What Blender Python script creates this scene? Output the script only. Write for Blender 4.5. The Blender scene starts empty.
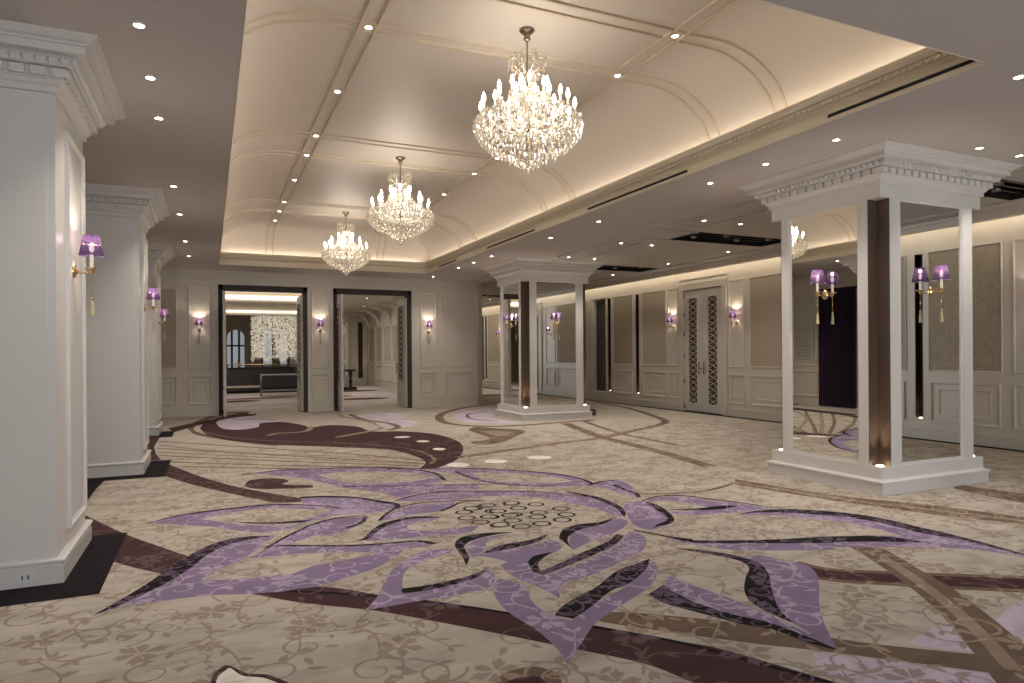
import bpy, bmesh, math, random
from mathutils import Vector, Matrix
from mathutils.geometry import delaunay_2d_cdt
random.seed(7)
PI = math.pi
scn = bpy.context.scene
COL = scn.collection

# ------------------------------------------------------------------ camera
F_PX, YAW, HOR, ROLL, CAMH = 669.7, .424, 353.1, .0068, 1.5
cam_d = bpy.data.cameras.new('camera'); cam = bpy.data.objects.new('camera', cam_d); COL.objects.link(cam)
cam_d.sensor_width = 36; cam_d.lens = F_PX / 1024 * 36; cam_d.shift_y = (HOR - 341.5) / 1024
cam_d.clip_start = .05; cam_d.clip_end = 200
cam.matrix_world = Matrix.Translation((0, 0, CAMH)) @ Matrix.Rotation(-YAW, 4, 'Z') @ Matrix.Rotation(PI/2, 4, 'X') @ Matrix.Rotation(-ROLL, 4, 'Z')
scn.camera = cam
_s, _c = math.sin(YAW), math.cos(YAW)
def floor_at(px, py):                       # survey: photo pixel -> point on the carpet plane
    dx, dy = px - 512, HOR - py
    a = (dx*math.cos(ROLL) + dy*math.sin(ROLL)) / F_PX
    b = (-dx*math.sin(ROLL) + dy*math.cos(ROLL)) / F_PX
    b = min(b, -.012)
    t = -CAMH / b
    return ((_s + a*_c)*t, (_c - a*_s)*t)

# ------------------------------------------------------------------ materials
def new_mat(name):
    m = bpy.data.materials.new(name); m.use_nodes = True
    nt = m.node_tree; b = nt.nodes['Principled BSDF']
    return m, nt, b
def lin(r, g, b):
    f = lambda v: (v/255/12.92 if v/255 <= .04045 else ((v/255+.055)/1.055)**2.4)
    return (f(r), f(g), f(b), 1)
def mat(name, col, rough=.5, metal=0, spec=.5, noise=0, nscale=8, bump=0, bscale=60, coat=0, emit=None, estr=0):
    m, nt, b = new_mat(name)
    b.inputs['Base Color'].default_value = col
    b.inputs['Roughness'].default_value = rough
    b.inputs['Metallic'].default_value = metal
    b.inputs['Specular IOR Level'].default_value = spec
    if coat: b.inputs['Coat Weight'].default_value = coat
    if emit:
        b.inputs['Emission Color'].default_value = emit; b.inputs['Emission Strength'].default_value = estr
    tc = nt.nodes.new('ShaderNodeTexCoord')
    if noise:
        n = nt.nodes.new('ShaderNodeTexNoise'); n.inputs['Scale'].default_value = nscale; n.inputs['Detail'].default_value = 4
        nt.links.new(tc.outputs['Object'], n.inputs['Vector'])
        mr = nt.nodes.new('ShaderNodeMapRange'); mr.inputs[3].default_value = 1-noise; mr.inputs[4].default_value = 1+noise
        nt.links.new(n.outputs['Fac'], mr.inputs['Value'])
        hv = nt.nodes.new('ShaderNodeHueSaturation'); hv.inputs['Color'].default_value = col
        nt.links.new(mr.outputs[0], hv.inputs['Value']); nt.links.new(hv.outputs[0], b.inputs['Base Color'])
    if bump:
        n2 = nt.nodes.new('ShaderNodeTexNoise'); n2.inputs['Scale'].default_value = bscale; n2.inputs['Detail'].default_value = 3
        nt.links.new(tc.outputs['Object'], n2.inputs['Vector'])
        bp = nt.nodes.new('ShaderNodeBump'); bp.inputs['Strength'].default_value = bump; bp.inputs['Distance'].default_value = .01
        nt.links.new(n2.outputs['Fac'], bp.inputs['Height']); nt.links.new(bp.outputs[0], b.inputs['Normal'])
    return m
M = {}
M['white'] = mat('white_lacquer', lin(206, 202, 198), .42, noise=.02, nscale=3)
M['wallwhite'] = mat('wall_lacquer', lin(208, 200, 188), .42, noise=.02, nscale=3)
M['taupe_wall'] = mat('lobby_taupe_paint', lin(150, 134, 116), .5, noise=.05)
M['ceil'] = mat('ceiling_paint', lin(190, 183, 178), .75, noise=.02, nscale=2)
M['cream'] = mat('tray_cornice_paint', lin(205, 194, 172), .5)
M['black'] = mat('black_void', lin(16, 15, 16), .8)
M['darktrim'] = mat('dark_wood_trim', lin(50, 42, 37), .6, noise=.15, nscale=20)
M['bronze'] = mat('brushed_bronze', lin(104, 88, 76), .42, metal=.55, noise=.12, nscale=30)
M['bronze_d'] = mat('dark_bronze', lin(70, 55, 46), .35, metal=.7, noise=.1, nscale=30)
M['mirror'] = mat('mirror_glass', lin(235, 235, 232), .0, metal=1)
M['gold'] = mat('polished_gold_brass', lin(222, 194, 145), .22, metal=1)
M['silver'] = mat('antique_silver', lin(150, 140, 125), .25, metal=1)
M['candle'] = mat('glowing_ivory_tube', lin(240, 232, 210), .4, emit=(1, .85, .65, 1), estr=.25)  # slight glow of its own, for bulb light on tube and shade ring
M['tassel'] = mat('olive_gold_tassel_thread', lin(184, 178, 138), .9, bump=.4, bscale=200)
M['chrome'] = mat('satin_trim_ring', lin(205, 200, 190), .3, metal=.6)
M['velvet'] = mat('dark_purple_velvet', lin(40, 26, 50), .9, noise=.15, nscale=6)
M['outlet'] = mat('white_plastic_plate', lin(205, 205, 205), .4)
M['steel'] = mat('brushed_steel', lin(150, 148, 145), .3, metal=.9)
M['darkwood'] = mat('dark_stained_wood', lin(38, 30, 28), .35, noise=.2, nscale=14)
M['bluelit'] = mat('daylit_window_glass', lin(140, 145, 150), .3, emit=(.75, .8, .9, 1), estr=.3)
M['glow'] = mat('warm_cove_strip', lin(255, 235, 200), .5, emit=(1, .91, .79, 1), estr=10)
M['glow_soft'] = mat('warm_pelmet_strip', lin(255, 235, 200), .5, emit=(1, .88, .7, 1), estr=4.5)
M['lens'] = mat('lit_downlight_lens', lin(255, 245, 225), .5, emit=(1, .93, .8, 1), estr=25)
M['bulb'] = mat('lit_candle_bulb', lin(255, 240, 215), .3, emit=(1, .92, .8, 1), estr=20)
M['sbulb'] = mat('lit_shade_bulb', lin(255, 240, 215), .3, emit=(1, .88, .74, 1), estr=10)
M['uplens'] = mat('lit_uplight_lens', lin(255, 235, 205), .5, emit=(1, .82, .58, 1), estr=10)

def taupe_fabric(name, col, damask):
    m, nt, b = new_mat(name); b.inputs['Roughness'].default_value = .85
    tc = nt.nodes.new('ShaderNodeTexCoord')
    w = nt.nodes.new('ShaderNodeTexWave'); w.bands_direction = 'Y'; w.inputs['Scale'].default_value = 28; w.inputs['Distortion'].default_value = 2.5; w.inputs['Detail'].default_value = 3
    nt.links.new(tc.outputs['Object'], w.inputs['Vector'])
    cr = nt.nodes.new('ShaderNodeValToRGB')
    cr.color_ramp.elements[0].color = tuple(c*.9 for c in col[:3]) + (1,); cr.color_ramp.elements[1].color = tuple(c*1.08 for c in col[:3]) + (1,)
    nt.links.new(w.outputs['Fac'], cr.inputs['Fac'])
    out = cr.outputs['Color']
    if damask:
        v = nt.nodes.new('ShaderNodeTexNoise'); v.inputs['Scale'].default_value = 7; v.inputs['Detail'].default_value = 2; v.inputs['Distortion'].default_value = 2.2
        nt.links.new(tc.outputs['Object'], v.inputs['Vector'])
        r2 = nt.nodes.new('ShaderNodeValToRGB'); r2.color_ramp.elements[0].position = .47; r2.color_ramp.elements[1].position = .53
        r2.color_ramp.elements[0].color = (.88, .88, .88, 1); r2.color_ramp.elements[1].color = (1.02, 1.01, 1, 1)
        nt.links.new(v.outputs['Fac'], r2.inputs['Fac'])
        mx = nt.nodes.new('ShaderNodeMix'); mx.data_type = 'RGBA'; mx.blend_type = 'MULTIPLY'; mx.inputs[0].default_value = 1
        nt.links.new(out, mx.inputs[6]); nt.links.new(r2.outputs['Color'], mx.inputs[7]); out = mx.outputs[2]
    nt.links.new(out, b.inputs['Base Color'])
    return m
M['taupe'] = taupe_fabric('taupe_silk_wallcovering', lin(176, 164, 146), False)
M['damask'] = taupe_fabric('taupe_damask_wallcovering', lin(170, 158, 138), True)

def pearl():
    m, nt, b = new_mat('pearl_tray_paint')
    b.inputs['Base Color'].default_value = lin(210, 199, 186); b.inputs['Roughness'].default_value = .55
    b.inputs['Metallic'].default_value = .16; b.inputs['Specular IOR Level'].default_value = .5
    tc = nt.nodes.new('ShaderNodeTexCoord'); n = nt.nodes.new('ShaderNodeTexNoise'); n.inputs['Scale'].default_value = 2.5; n.inputs['Detail'].default_value = 4
    nt.links.new(tc.outputs['Object'], n.inputs['Vector'])
    bp = nt.nodes.new('ShaderNodeBump'); bp.inputs['Strength'].default_value = .12; bp.inputs['Distance'].default_value = .02
    nt.links.new(n.outputs['Fac'], bp.inputs['Height']); nt.links.new(bp.outputs[0], b.inputs['Normal'])
    return m
M['pearl'] = pearl()
M['rib'] = mat('pearl_rib_paint', lin(205, 190, 168), .4, metal=.15)

def shade_mat():
    m, nt, b = new_mat('purple_pleated_silk_shade')
    tc = nt.nodes.new('ShaderNodeTexCoord'); sx = nt.nodes.new('ShaderNodeSeparateXYZ'); nt.links.new(tc.outputs['Object'], sx.inputs[0])
    at = nt.nodes.new('ShaderNodeMath'); at.operation = 'ARCTAN2'; 
    ad = nt.nodes.new('ShaderNodeMath'); ad.operation = 'ADD'; ad.inputs[1].default_value = .14
    nt.links.new(sx.outputs[1], ad.inputs[0]); nt.links.new(ad.outputs[0], at.inputs[0]); nt.links.new(sx.outputs[0], at.inputs[1])
    mu = nt.nodes.new('ShaderNodeMath'); mu.operation = 'MULTIPLY'; mu.inputs[1].default_value = 44; nt.links.new(at.outputs[0], mu.inputs[0])
    si = nt.nodes.new('ShaderNodeMath'); si.operation = 'SINE'; nt.links.new(mu.outputs[0], si.inputs[0])
    mr = nt.nodes.new('ShaderNodeMapRange'); mr.inputs[1].default_value = -1; nt.links.new(si.outputs[0], mr.inputs['Value'])
    cr = nt.nodes.new('ShaderNodeValToRGB'); cr.color_ramp.elements[0].color = lin(46, 32, 60); cr.color_ramp.elements[1].color = lin(80, 58, 94)
    nt.links.new(mr.outputs[0], cr.inputs['Fac']); nt.links.new(cr.outputs['Color'], b.inputs['Base Color'])
    b.inputs['Roughness'].default_value = .7
    tr = nt.nodes.new('ShaderNodeBsdfTranslucent'); nt.links.new(cr.outputs['Color'], tr.inputs['Color'])
    mx = nt.nodes.new('ShaderNodeMixShader'); mx.inputs[0].default_value = .1
    nt.links.new(b.outputs[0], mx.inputs[1]); nt.links.new(tr.outputs[0], mx.inputs[2])
    tp = nt.nodes.new('ShaderNodeBsdfTransparent'); tp.inputs['Color'].default_value = lin(190, 165, 195)   # sheer silk
    m2 = nt.nodes.new('ShaderNodeMixShader'); m2.inputs[0].default_value = .15
    nt.links.new(mx.outputs[0], m2.inputs[1]); nt.links.new(tp.outputs[0], m2.inputs[2])
    nt.links.new(m2.outputs[0], nt.nodes['Material Output'].inputs['Surface'])
    return m
M['shade'] = shade_mat()

def crystal_mat():
    m, nt, b = new_mat('cut_crystal')
    nt.nodes.remove(b)
    g = nt.nodes.new('ShaderNodeBsdfGlossy'); g.inputs['Roughness'].default_value = .08; g.inputs['Color'].default_value = (.95, .92, .86, 1)
    t = nt.nodes.new('ShaderNodeBsdfTransparent'); t.inputs['Color'].default_value = (.97, .95, .92, 1)
    l = nt.nodes.new('ShaderNodeBsdfTranslucent'); l.inputs['Color'].default_value = (.9, .85, .75, 1)
    m1 = nt.nodes.new('ShaderNodeMixShader'); m1.inputs[0].default_value = .45
    m2 = nt.nodes.new('ShaderNodeMixShader'); m2.inputs[0].default_value = .4
    nt.links.new(g.outputs[0], m1.inputs[1]); nt.links.new(l.outputs[0], m1.inputs[2])
    nt.links.new(m1.outputs[0], m2.inputs[1]); nt.links.new(t.outputs[0], m2.inputs[2])
    nt.links.new(m2.outputs[0], nt.nodes['Material Output'].inputs['Surface'])
    return m
M['crystal'] = crystal_mat()
M['bead'] = mat('glowing_bead', lin(225, 215, 195), .15, metal=.4, emit=(1, .9, .75, 1), estr=.4)  # glow put into the beads for their sparkle

def lattice_mat(name, dark, bar, sy, sz):
    """diamond trellis on a dark ground, laid out in the panel's own plane (object Y/Z or X/Z)"""
    m, nt, b = new_mat(name); b.inputs['Roughness'].default_value = .4
    tc = nt.nodes.new('ShaderNodeTexCoord'); sx = nt.nodes.new('ShaderNodeSeparateXYZ'); nt.links.new(tc.outputs['Object'], sx.inputs[0])
    def mth(op, a, bb):
        n = nt.nodes.new('ShaderNodeMath'); n.operation = op
        for i, v in enumerate((a, bb)):
            if v is None: continue
            if isinstance(v, (int, float)): n.inputs[i].default_value = v
            else: nt.links.new(v, n.inputs[i])
        return n.outputs[0]
    h = mth('MULTIPLY', mth('ADD', sx.outputs[0], sx.outputs[1]), sy); v = mth('MULTIPLY', sx.outputs[2], sz)
    d1 = mth('ABSOLUTE', mth('SUBTRACT', mth('FRACT', mth('ADD', h, v), None), .5), None)
    d2 = mth('ABSOLUTE', mth('SUBTRACT', mth('FRACT', mth('SUBTRACT', h, v), None), .5), None)
    mx = mth('MAXIMUM', d1, d2)
    cr = nt.nodes.new('ShaderNodeValToRGB'); cr.color_ramp.elements[0].position = .36; cr.color_ramp.elements[1].position = .42
    cr.color_ramp.elements[0].color = dark; cr.color_ramp.elements[1].color = bar
    nt.links.new(mx, cr.inputs['Fac']); nt.links.new(cr.outputs['Color'], b.inputs['Base Color'])
    return m
M['lattice'] = lattice_mat('dark_quilted_lattice', lin(48, 42, 48), lin(100, 90, 94), 5.4, 3.0)
M['doorlattice'] = lattice_mat('door_lattice_ground', lin(52, 44, 36), lin(120, 106, 84), 7.2, 4.4)

# ------------------------------------------------------------------ mesh helpers
class MB:
    def __init__(s): s.v = []; s.f = []; s.mi = []; s.sm = []
    def add(s, vs, fs, mi=0, smooth=False):
        o = len(s.v); s.v += [tuple(v) for v in vs]
        for f in fs: s.f.append([o+i for i in f]); s.mi.append(mi); s.sm.append(smooth)
    def box(s, x0, x1, y0, y1, z0, z1, mi=0):
        if x0 > x1: x0, x1 = x1, x0
        if y0 > y1: y0, y1 = y1, y0
        if z0 > z1: z0, z1 = z1, z0
        s.add([(x, y, z) for z in (z0, z1) for y in (y0, y1) for x in (x0, x1)],
              [(0,2,3,1),(4,5,7,6),(0,1,5,4),(2,6,7,3),(0,4,6,2),(1,3,7,5)], mi)
    def sweep(s, x0, x1, y0, y1, prof, mi=0, close=False, caps=False):
        """profile [(outward offset, z)] swept round a rectangle"""
        n = len(prof); vs = []
        for o, z in prof: vs += [(x0-o, y0-o, z), (x1+o, y0-o, z), (x1+o, y1+o, z), (x0-o, y1+o, z)]
        fs = []
        for i in range(n-1 if not close else n):
            j = (i+1) % n
            for k in range(4): fs.append((4*i+k, 4*i+(k+1) % 4, 4*j+(k+1) % 4, 4*j+k))
        if caps: fs.append((3, 2, 1, 0)); fs.append(tuple(4*(n-1)+k for k in range(4)))
        s.add(vs, fs, mi)
    def lathe(s, prof, seg=16, cx=0, cy=0, mi=0, smooth=True):
        n = len(prof); vs = []; fs = []
        for r, z in prof:
            for k in range(seg): a = 2*PI*k/seg; vs.append((cx+r*math.cos(a), cy+r*math.sin(a), z))
        for i in range(n-1):
            for k in range(seg): fs.append((i*seg+k, i*seg+(k+1) % seg, (i+1)*seg+(k+1) % seg, (i+1)*seg+k))
        s.add(vs, fs, mi, smooth)
    def tube(s, pts, r, seg=8, mi=0, cap=True):
        pts = [Vector(p) for p in pts]; n = len(pts); vs = []; fs = []
        rr = r if isinstance(r, (list, tuple)) else [r]*n
        up = Vector((0, 0, 1))
        for i, p in enumerate(pts):
            t = (pts[min(i+1, n-1)] - pts[max(i-1, 0)]).normalized()
            a = t.cross(up)
            if a.length < .01: a = t.cross(Vector((1, 0, 0)))
            a.normalize(); b = a.cross(t)
            for k in range(seg): w = 2*PI*k/seg; vs.append(p + rr[i]*(a*math.cos(w) + b*math.sin(w)))
        for i in range(n-1):
            for k in range(seg): fs.append((i*seg+k, i*seg+(k+1) % seg, (i+1)*seg+(k+1) % seg, (i+1)*seg+k))
        if cap: fs.append(tuple(range(seg))[::-1]); fs.append(tuple((n-1)*seg+k for k in range(seg)))
        s.add(vs, fs, mi, True)
    def xform(s, mtx):
        s.v = [tuple(mtx @ Vector(v)) for v in s.v]; return s
    def mesh(s, name, mats):
        me = bpy.data.meshes.new(name); me.from_pydata(s.v, [], s.f)
        for m in (mats if isinstance(mats, (list, tuple)) else [mats]): me.materials.append(m)
        me.polygons.foreach_set('material_index', s.mi); me.polygons.foreach_set('use_smooth', s.sm)
        me.update()
        bm = bmesh.new(); bm.from_mesh(me); bmesh.ops.recalc_face_normals(bm, faces=bm.faces); bm.to_mesh(me); bm.free()
        return me
    def build(s, name, mats, parent=None, loc=None):
        o = bpy.data.objects.new(name, s.mesh(name, mats)); COL.objects.link(o)
        if parent: o.parent = parent
        if loc: o.location = loc
        return o
def tag(o, label=None, cat=None, group=None, kind=None):
    if label: o['label'] = label
    if cat: o['category'] = cat
    if group: o['group'] = group
    if kind: o['kind'] = kind
    return o
def thing(name, label, cat, loc=(0,0,0), rz=0, group=None):
    o = bpy.data.objects.new(name, None); COL.objects.link(o); o.empty_display_size = .1
    o.location = loc; o.rotation_euler = (0, 0, rz); return tag(o, label, cat, group)
def struct(o): o['kind'] = 'structure'; return o
def copy_tree(o, parent=None):
    c = o.copy(); COL.objects.link(c)
    if parent: c.parent = parent
    for ch in list(o.children): copy_tree(ch, c)
    return c
def lamp(kind, name, parent, loc, power, col=(1, .84, .66), size=.05, rot=(0,0,0), angle=None, blend=.6, sy=None):
    d = bpy.data.lights.new(name, kind); d.energy = power; d.color = col
    if kind == 'AREA':
        d.shape = 'RECTANGLE'; d.size = size; d.size_y = sy or size
    else: d.shadow_soft_size = size
    if kind == 'SPOT': d.spot_size = angle; d.spot_blend = blend
    o = bpy.data.objects.new(name, d); COL.objects.link(o); o.location = loc; o.rotation_euler = rot
    if parent: o.parent = parent
    return o
def ordn(i): return ['first','second','third','fourth','fifth','sixth','seventh','eighth','ninth','tenth'][i]
# ================================================================== ROOM SHELL
ZC = 3.567                    # soffit height
XR, XL, YB, YF = 11.05, -2.4, 18.1, -4.0
TX0, TX1, TY0, TY1 = .21, 5.10, 2.99, 16.62     # tray opening
TXC = .5*(TX0+TX1)

def frame(mb, fn, a0, a1, z0, z1, w=.04, h=.022, mi=0):
    h *= 1.35
    prof = [(0, 0), (.006, h), (w*.45, h*.95), (w*.6, h*.45), (w, .002)]
    vs = []; fs = []
    for ins, d in prof:
        vs += [fn(a0+ins, z0+ins, d), fn(a1-ins, z0+ins, d), fn(a1-ins, z1-ins, d), fn(a0+ins, z1-ins, d)]
    for i in range(len(prof)-1):
        for k in range(4): fs.append((4*i+k, 4*i+(k+1) % 4, 4*i+4+(k+1) % 4, 4*i+4+k))
    mb.add(vs, fs, mi)
def bar(mb, fn, a0, a1, z0, z1, d0, d1, mi=0):
    vs = [fn(a, z, d) for d in (d0, d1) for z in (z0, z1) for a in (a0, a1)]
    mb.add(vs, [(0,2,3,1),(4,5,7,6),(0,1,5,4),(2,6,7,3),(0,4,6,2),(1,3,7,5)], mi)
def baseboard(mb, fn, a0, a1, h=.17):
    bar(mb, fn, a0, a1, 0, h-.035, 0, .03); bar(mb, fn, a0, a1, h-.035, h-.012, 0, .022); bar(mb, fn, a0, a1, h-.012, h, 0, .034)
def chair_rail(mb, fn, a0, a1, z=1.06): bar(mb, fn, a0, a1, z-.018, z+.018, 0, .022); bar(mb, fn, a0, a1, z-.035, z-.018, 0, .012)

# ---- walls -------------------------------------------------------------
fR = lambda y, z, d: (XR-d, y, z)
mb = MB()
wall_runs = []
# niches (a0,a1): lattice niche and slim bronze slots are cut into the wall
lat = [(17.49, 18.23), (27.46, 28.5)]
slots = [(15.76, 15.9), (17.22, 17.36), (27.16, 27.3), (9.55, 9.69), (1.93, 2.07), (-1.4, -1.26), (20.2, 20.34), (23.6, 23.74)]
door = (12.36, 13.78); door4 = (3.5, 4.92)
cuts = sorted([(a, b, .3, 3.14) for a, b in lat] + [(a, b, .34, 3.14) for a, b in slots] + [(door[0], door[1], 0, 3.06), (door4[0], door4[1], 0, 3.06)])
y = YF
for a, b, z0, z1 in cuts:
    bar(mb, fR, y, a, 0, 4.0, -.25, 0)
    if z0 > 0: bar(mb, fR, a, b, 0, z0, -.25, 0)
    bar(mb, fR, a, b, z1, 4.0, -.25, 0); bar(mb, fR, a, b, z0, z1, -.3, -.2); y = b
bar(mb, fR, y, 30.0, 0, 4.0, -.25, 0)
R_panels = [(16.06, 17.04, 'taupe'), (14.53, 15.57, 'taupe'), (9.95, 11.47, 'taupe'), (25.7, 26.98, 'taupe'),
            (6.27, 7.9, 'damask'), (2.2, 3.2, 'damask'), (-1.1, 1.75, 'taupe'), (18.6, 20.05, 'taupe'), (20.5, 22.0, 'taupe'), (22.2, 23.45, 'taupe'), (7.99, 9.45, 'damask')]
for a, b, k in R_panels:
    frame(mb, fR, a-.03, b+.03, 1.14, 3.16, .035, .018); frame(mb, fR, a, b, .3, .97, .045, .022)
    frame(mb, fR, a+.14, b-.14, .42, .86, .03, .012)
R_sc = [(14.02, 14.42), (11.66, 12.16), (5.4, 6.09), (25.2, 25.62)]
for a, b in R_sc:
    frame(mb, fR, a, b, 1.14, 3.16, .035, .018); frame(mb, fR, a, b, .3, .97, .04, .02); frame(mb, fR, a+.09, b-.09, .4, .87, .025, .01)
for y0, y1 in ((YF, door4[0]-.15), (door4[1]+.15, door[0]-.15), (door[1]+.15, 30.0)):
    baseboard(mb, fR, y0, y1)
for a, b in lat: frame(mb, fR, a-.05, b+.05, .25, 3.19, .05, .02)
# door casings
for dr in (door, door4):
    for y0, y1 in ((dr[0]-.15, dr[0]), (dr[1], dr[1]+.15)): bar(mb, fR, y0, y1, 0, 3.2, 0, .045)
    bar(mb, fR, dr[0], dr[1], 3.06, 3.2, 0, .045); bar(mb, fR, dr[0]-.15, dr[1]+.15, 3.2, 3.32, 0, .02); bar(mb, fR, dr[0]-.17, dr[1]+.17, 3.32, 3.345, 0, .045); bar(mb, fR, dr[0]-.17, dr[1]+.17, 3.195, 3.215, 0, .055)
wall_right = struct(mb.build('wall_right', M['wallwhite']))
for a, b, k in R_panels:
    p = MB(); bar(p, fR, a, b, 1.17, 3.13, 0, .008); p.build('fabric_panel', M[k], wall_right)
for a, b in lat:
    p = MB(); bar(p, fR, a, b, .3, 3.14, -.2, -.12); q = p.build('lattice_panel', M['lattice'], wall_right); q['label'] = 'dark quilted diamond lattice panel'
for a, b in slots:
    p = MB(); bar(p, fR, a, b, .34, 3.14, -.2, -.1); bar(p, fR, a, a+.012, .34, 3.14, -.1, .004); bar(p, fR, b-.012, b, .34, 3.14, -.1, .004)
    q = p.build('bronze_strip', M['bronze_d'], wall_right); q['label'] = 'tall slim bronze strip lit from below'
    p = MB(); p.lathe([(0, .352), (.035, .352), (.035, .34)], 12, XR+.05, .5*(a+b)); p.build('uplight_lens', M['uplens'], wall_right)
    if 0 < a < 28: lamp('SPOT', 'strip_uplight', wall_right, (XR+.04, .5*(a+b), .36), 9, (1, .72, .45), .02, (PI, 0, 0), 1.0)

# ---- back wall with two double-door openings ----------------------------
fB = lambda x, z, d: (x, YB-d, z)
D1, D2, DZ = (.20, 2.33), (2.985, 5.115), 3.25
mb = MB()
for a, b in ((XL-.3, D1[0]), (D1[1], D2[0]), (D2[1], 7.0)): bar(mb, fB, a, b, 0, ZC+.2, -.35, 0)
for d in (D1, D2): bar(mb, fB, d[0], d[1], DZ, ZC+.2, -.35, 0)
mb.box(7.0, 7.03, YB, YB+.35, 0, ZC)             # return end
B_panels = [(-.47, .03), (2.42, 2.87), (5.36, 5.83)]
for a, b in B_panels:
    frame(mb, fB, a, b, 1.13, 3.2, .035, .018); frame(mb, fB, a, b, .3, .98, .045, .025); frame(mb, fB, a+.1, b-.1, .42, .86, .03, .015)
frame(mb, fB, 6.1, 6.92, 1.13, 3.27, .035, .018); frame(mb, fB, 6.1, 6.92, .3, .98, .05, .028); frame(mb, fB, 6.22, 6.8, .42, .86, .03, .015)
frame(mb, fB, -1.4, -.73, 1.18, 3.12, .03, .018); frame(mb, fB, -1.4, -.73, .3, .98, .045, .025); frame(mb, fB, -1.3, -.84, .42, .86, .03, .015)
for a, b in ((XL, D1[0]), (D1[1], D2[0]), (D2[1], 7.03)): baseboard(mb, fB, a, b)
bar(mb, fB, 5.99, 7.04, .0, 3.3, 0, .012)
# cornice along the back wall: neck, dentils, corona
for z0, z1, d in ((3.26, 3.3, .03), (3.3, 3.33, .045), (3.33, 3.4, .06), (3.4, 3.44, .1), (3.44, 3.5, .19), (3.5, ZC, .24)):
    bar(mb, fB, XL, 7.04, z0, z1, 0, d)
x = -1.3
while x < 7.0: bar(mb, fB, x, x+.07, 3.33, 3.395, .06, .1); x += .115
wall_back = struct(mb.build('wall_back', M['wallwhite']))
p = MB(); bar(p, fB, -1.36, -.76, 1.21, 3.09, 0, .008); p.build('fabric_panel', M['taupe'], wall_back)
for i, d in enumerate((D1, D2)):
    t = MB(); w = .1
    t.box(d[0], d[0]+w, YB-.012, YB+.35, 0, DZ); t.box(d[1]-w, d[1], YB-.012, YB+.35, 0, DZ); t.box(d[0], d[1], YB-.012, YB+.35, DZ-.13, DZ)
    struct(t.build('trim_%d' % (i+3), M['darktrim']))

# ---- doors --------------------------------------------------------------
def leaf(parent, y0, y1, x0, name='leaf', th=.05, z1=3.05, hinge=True, face=1):
    """a leaf standing in a plane X = x0, running y0..y1"""
    lf = MB(); a, b = min(y0, y1), max(y0, y1); fl = lambda yy, z, d: (x0+face*d, yy, z)
    st = .2
    bar(lf, fl, a, a+st, .02, z1, 0, th); bar(lf, fl, b-st, b, .02, z1, 0, th)
    bar(lf, fl, a+st, b-st, .02, .72, 0, th); bar(lf, fl, a+st, b-st, z1-.2, z1, 0, th)
    for dd in (1, -1):
        g = (lambda yy, z, d: (x0+face*(th+d), yy, z)) if dd == 1 else (lambda yy, z, d: (x0-face*d, yy, z))
        frame(lf, g, a+.14, b-.14, .16, .62, .035, .015); frame(lf, g, a+st-.02, b-st+.02, .74, z1-.19, .03, .012)
    L = lf.build(name, M['white'], parent)
    p = MB(); bar(p, fl, a+st, b-st, .72, z1-.2, th*.3, th*.7); p.build('lattice_ground', M['doorlattice'], L)
    p = MB()
    n = 14; hh = (z1-.92)/n; ym = .5*(a+b); hw = .5*(b-a)-st
    for k in range(n):
        zc = .72+hh*(k+.5)
        for sgn in (-1, 1):
            p.tube([(x0+face*th*1.0, ym-hw, zc-sgn*hh/2), (x0+face*th*1.0, ym+hw, zc+sgn*hh/2)], .011, 5)
            p.tube([(x0, ym-hw, zc-sgn*hh/2), (x0, ym+hw, zc+sgn*hh/2)], .011, 5)
    p.build('lattice', M['cream'], L)
    return L
def door_handle(parent, x, y, dirx, diry):
    p = MB(); p.tube([(x, y, .95), (x, y, 1.25)], .012, 8)
    for z in (.98, 1.22): p.tube([(x, y, z), (x-dirx*.045, y, z)], .009, 6)
    p.tube([(x, y, 1.1), (x, y+diry*.1, 1.1)], .01, 6)
    return p.build('handle', M['silver'], parent)
for i, d in enumerate((D1, D2)):
    root = bpy.data.objects.new('door_%d' % (i+1), None); COL.objects.link(root); struct(root)
    root['label'] = ['open white double door with lattice panels, left opening of the back wall', 'open white double door with lattice panels, right opening of the back wall'][i]
    L = leaf(root, 18.42, 17.5, d[0]+.1, face=1); door_handle(L, d[0]+.19, 17.58, 1, 1)
    L = leaf(root, 18.2, 19.15, d[1]-.1, face=-1); door_handle(L, d[1]-.19, 19.07, -1, -1)
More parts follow.
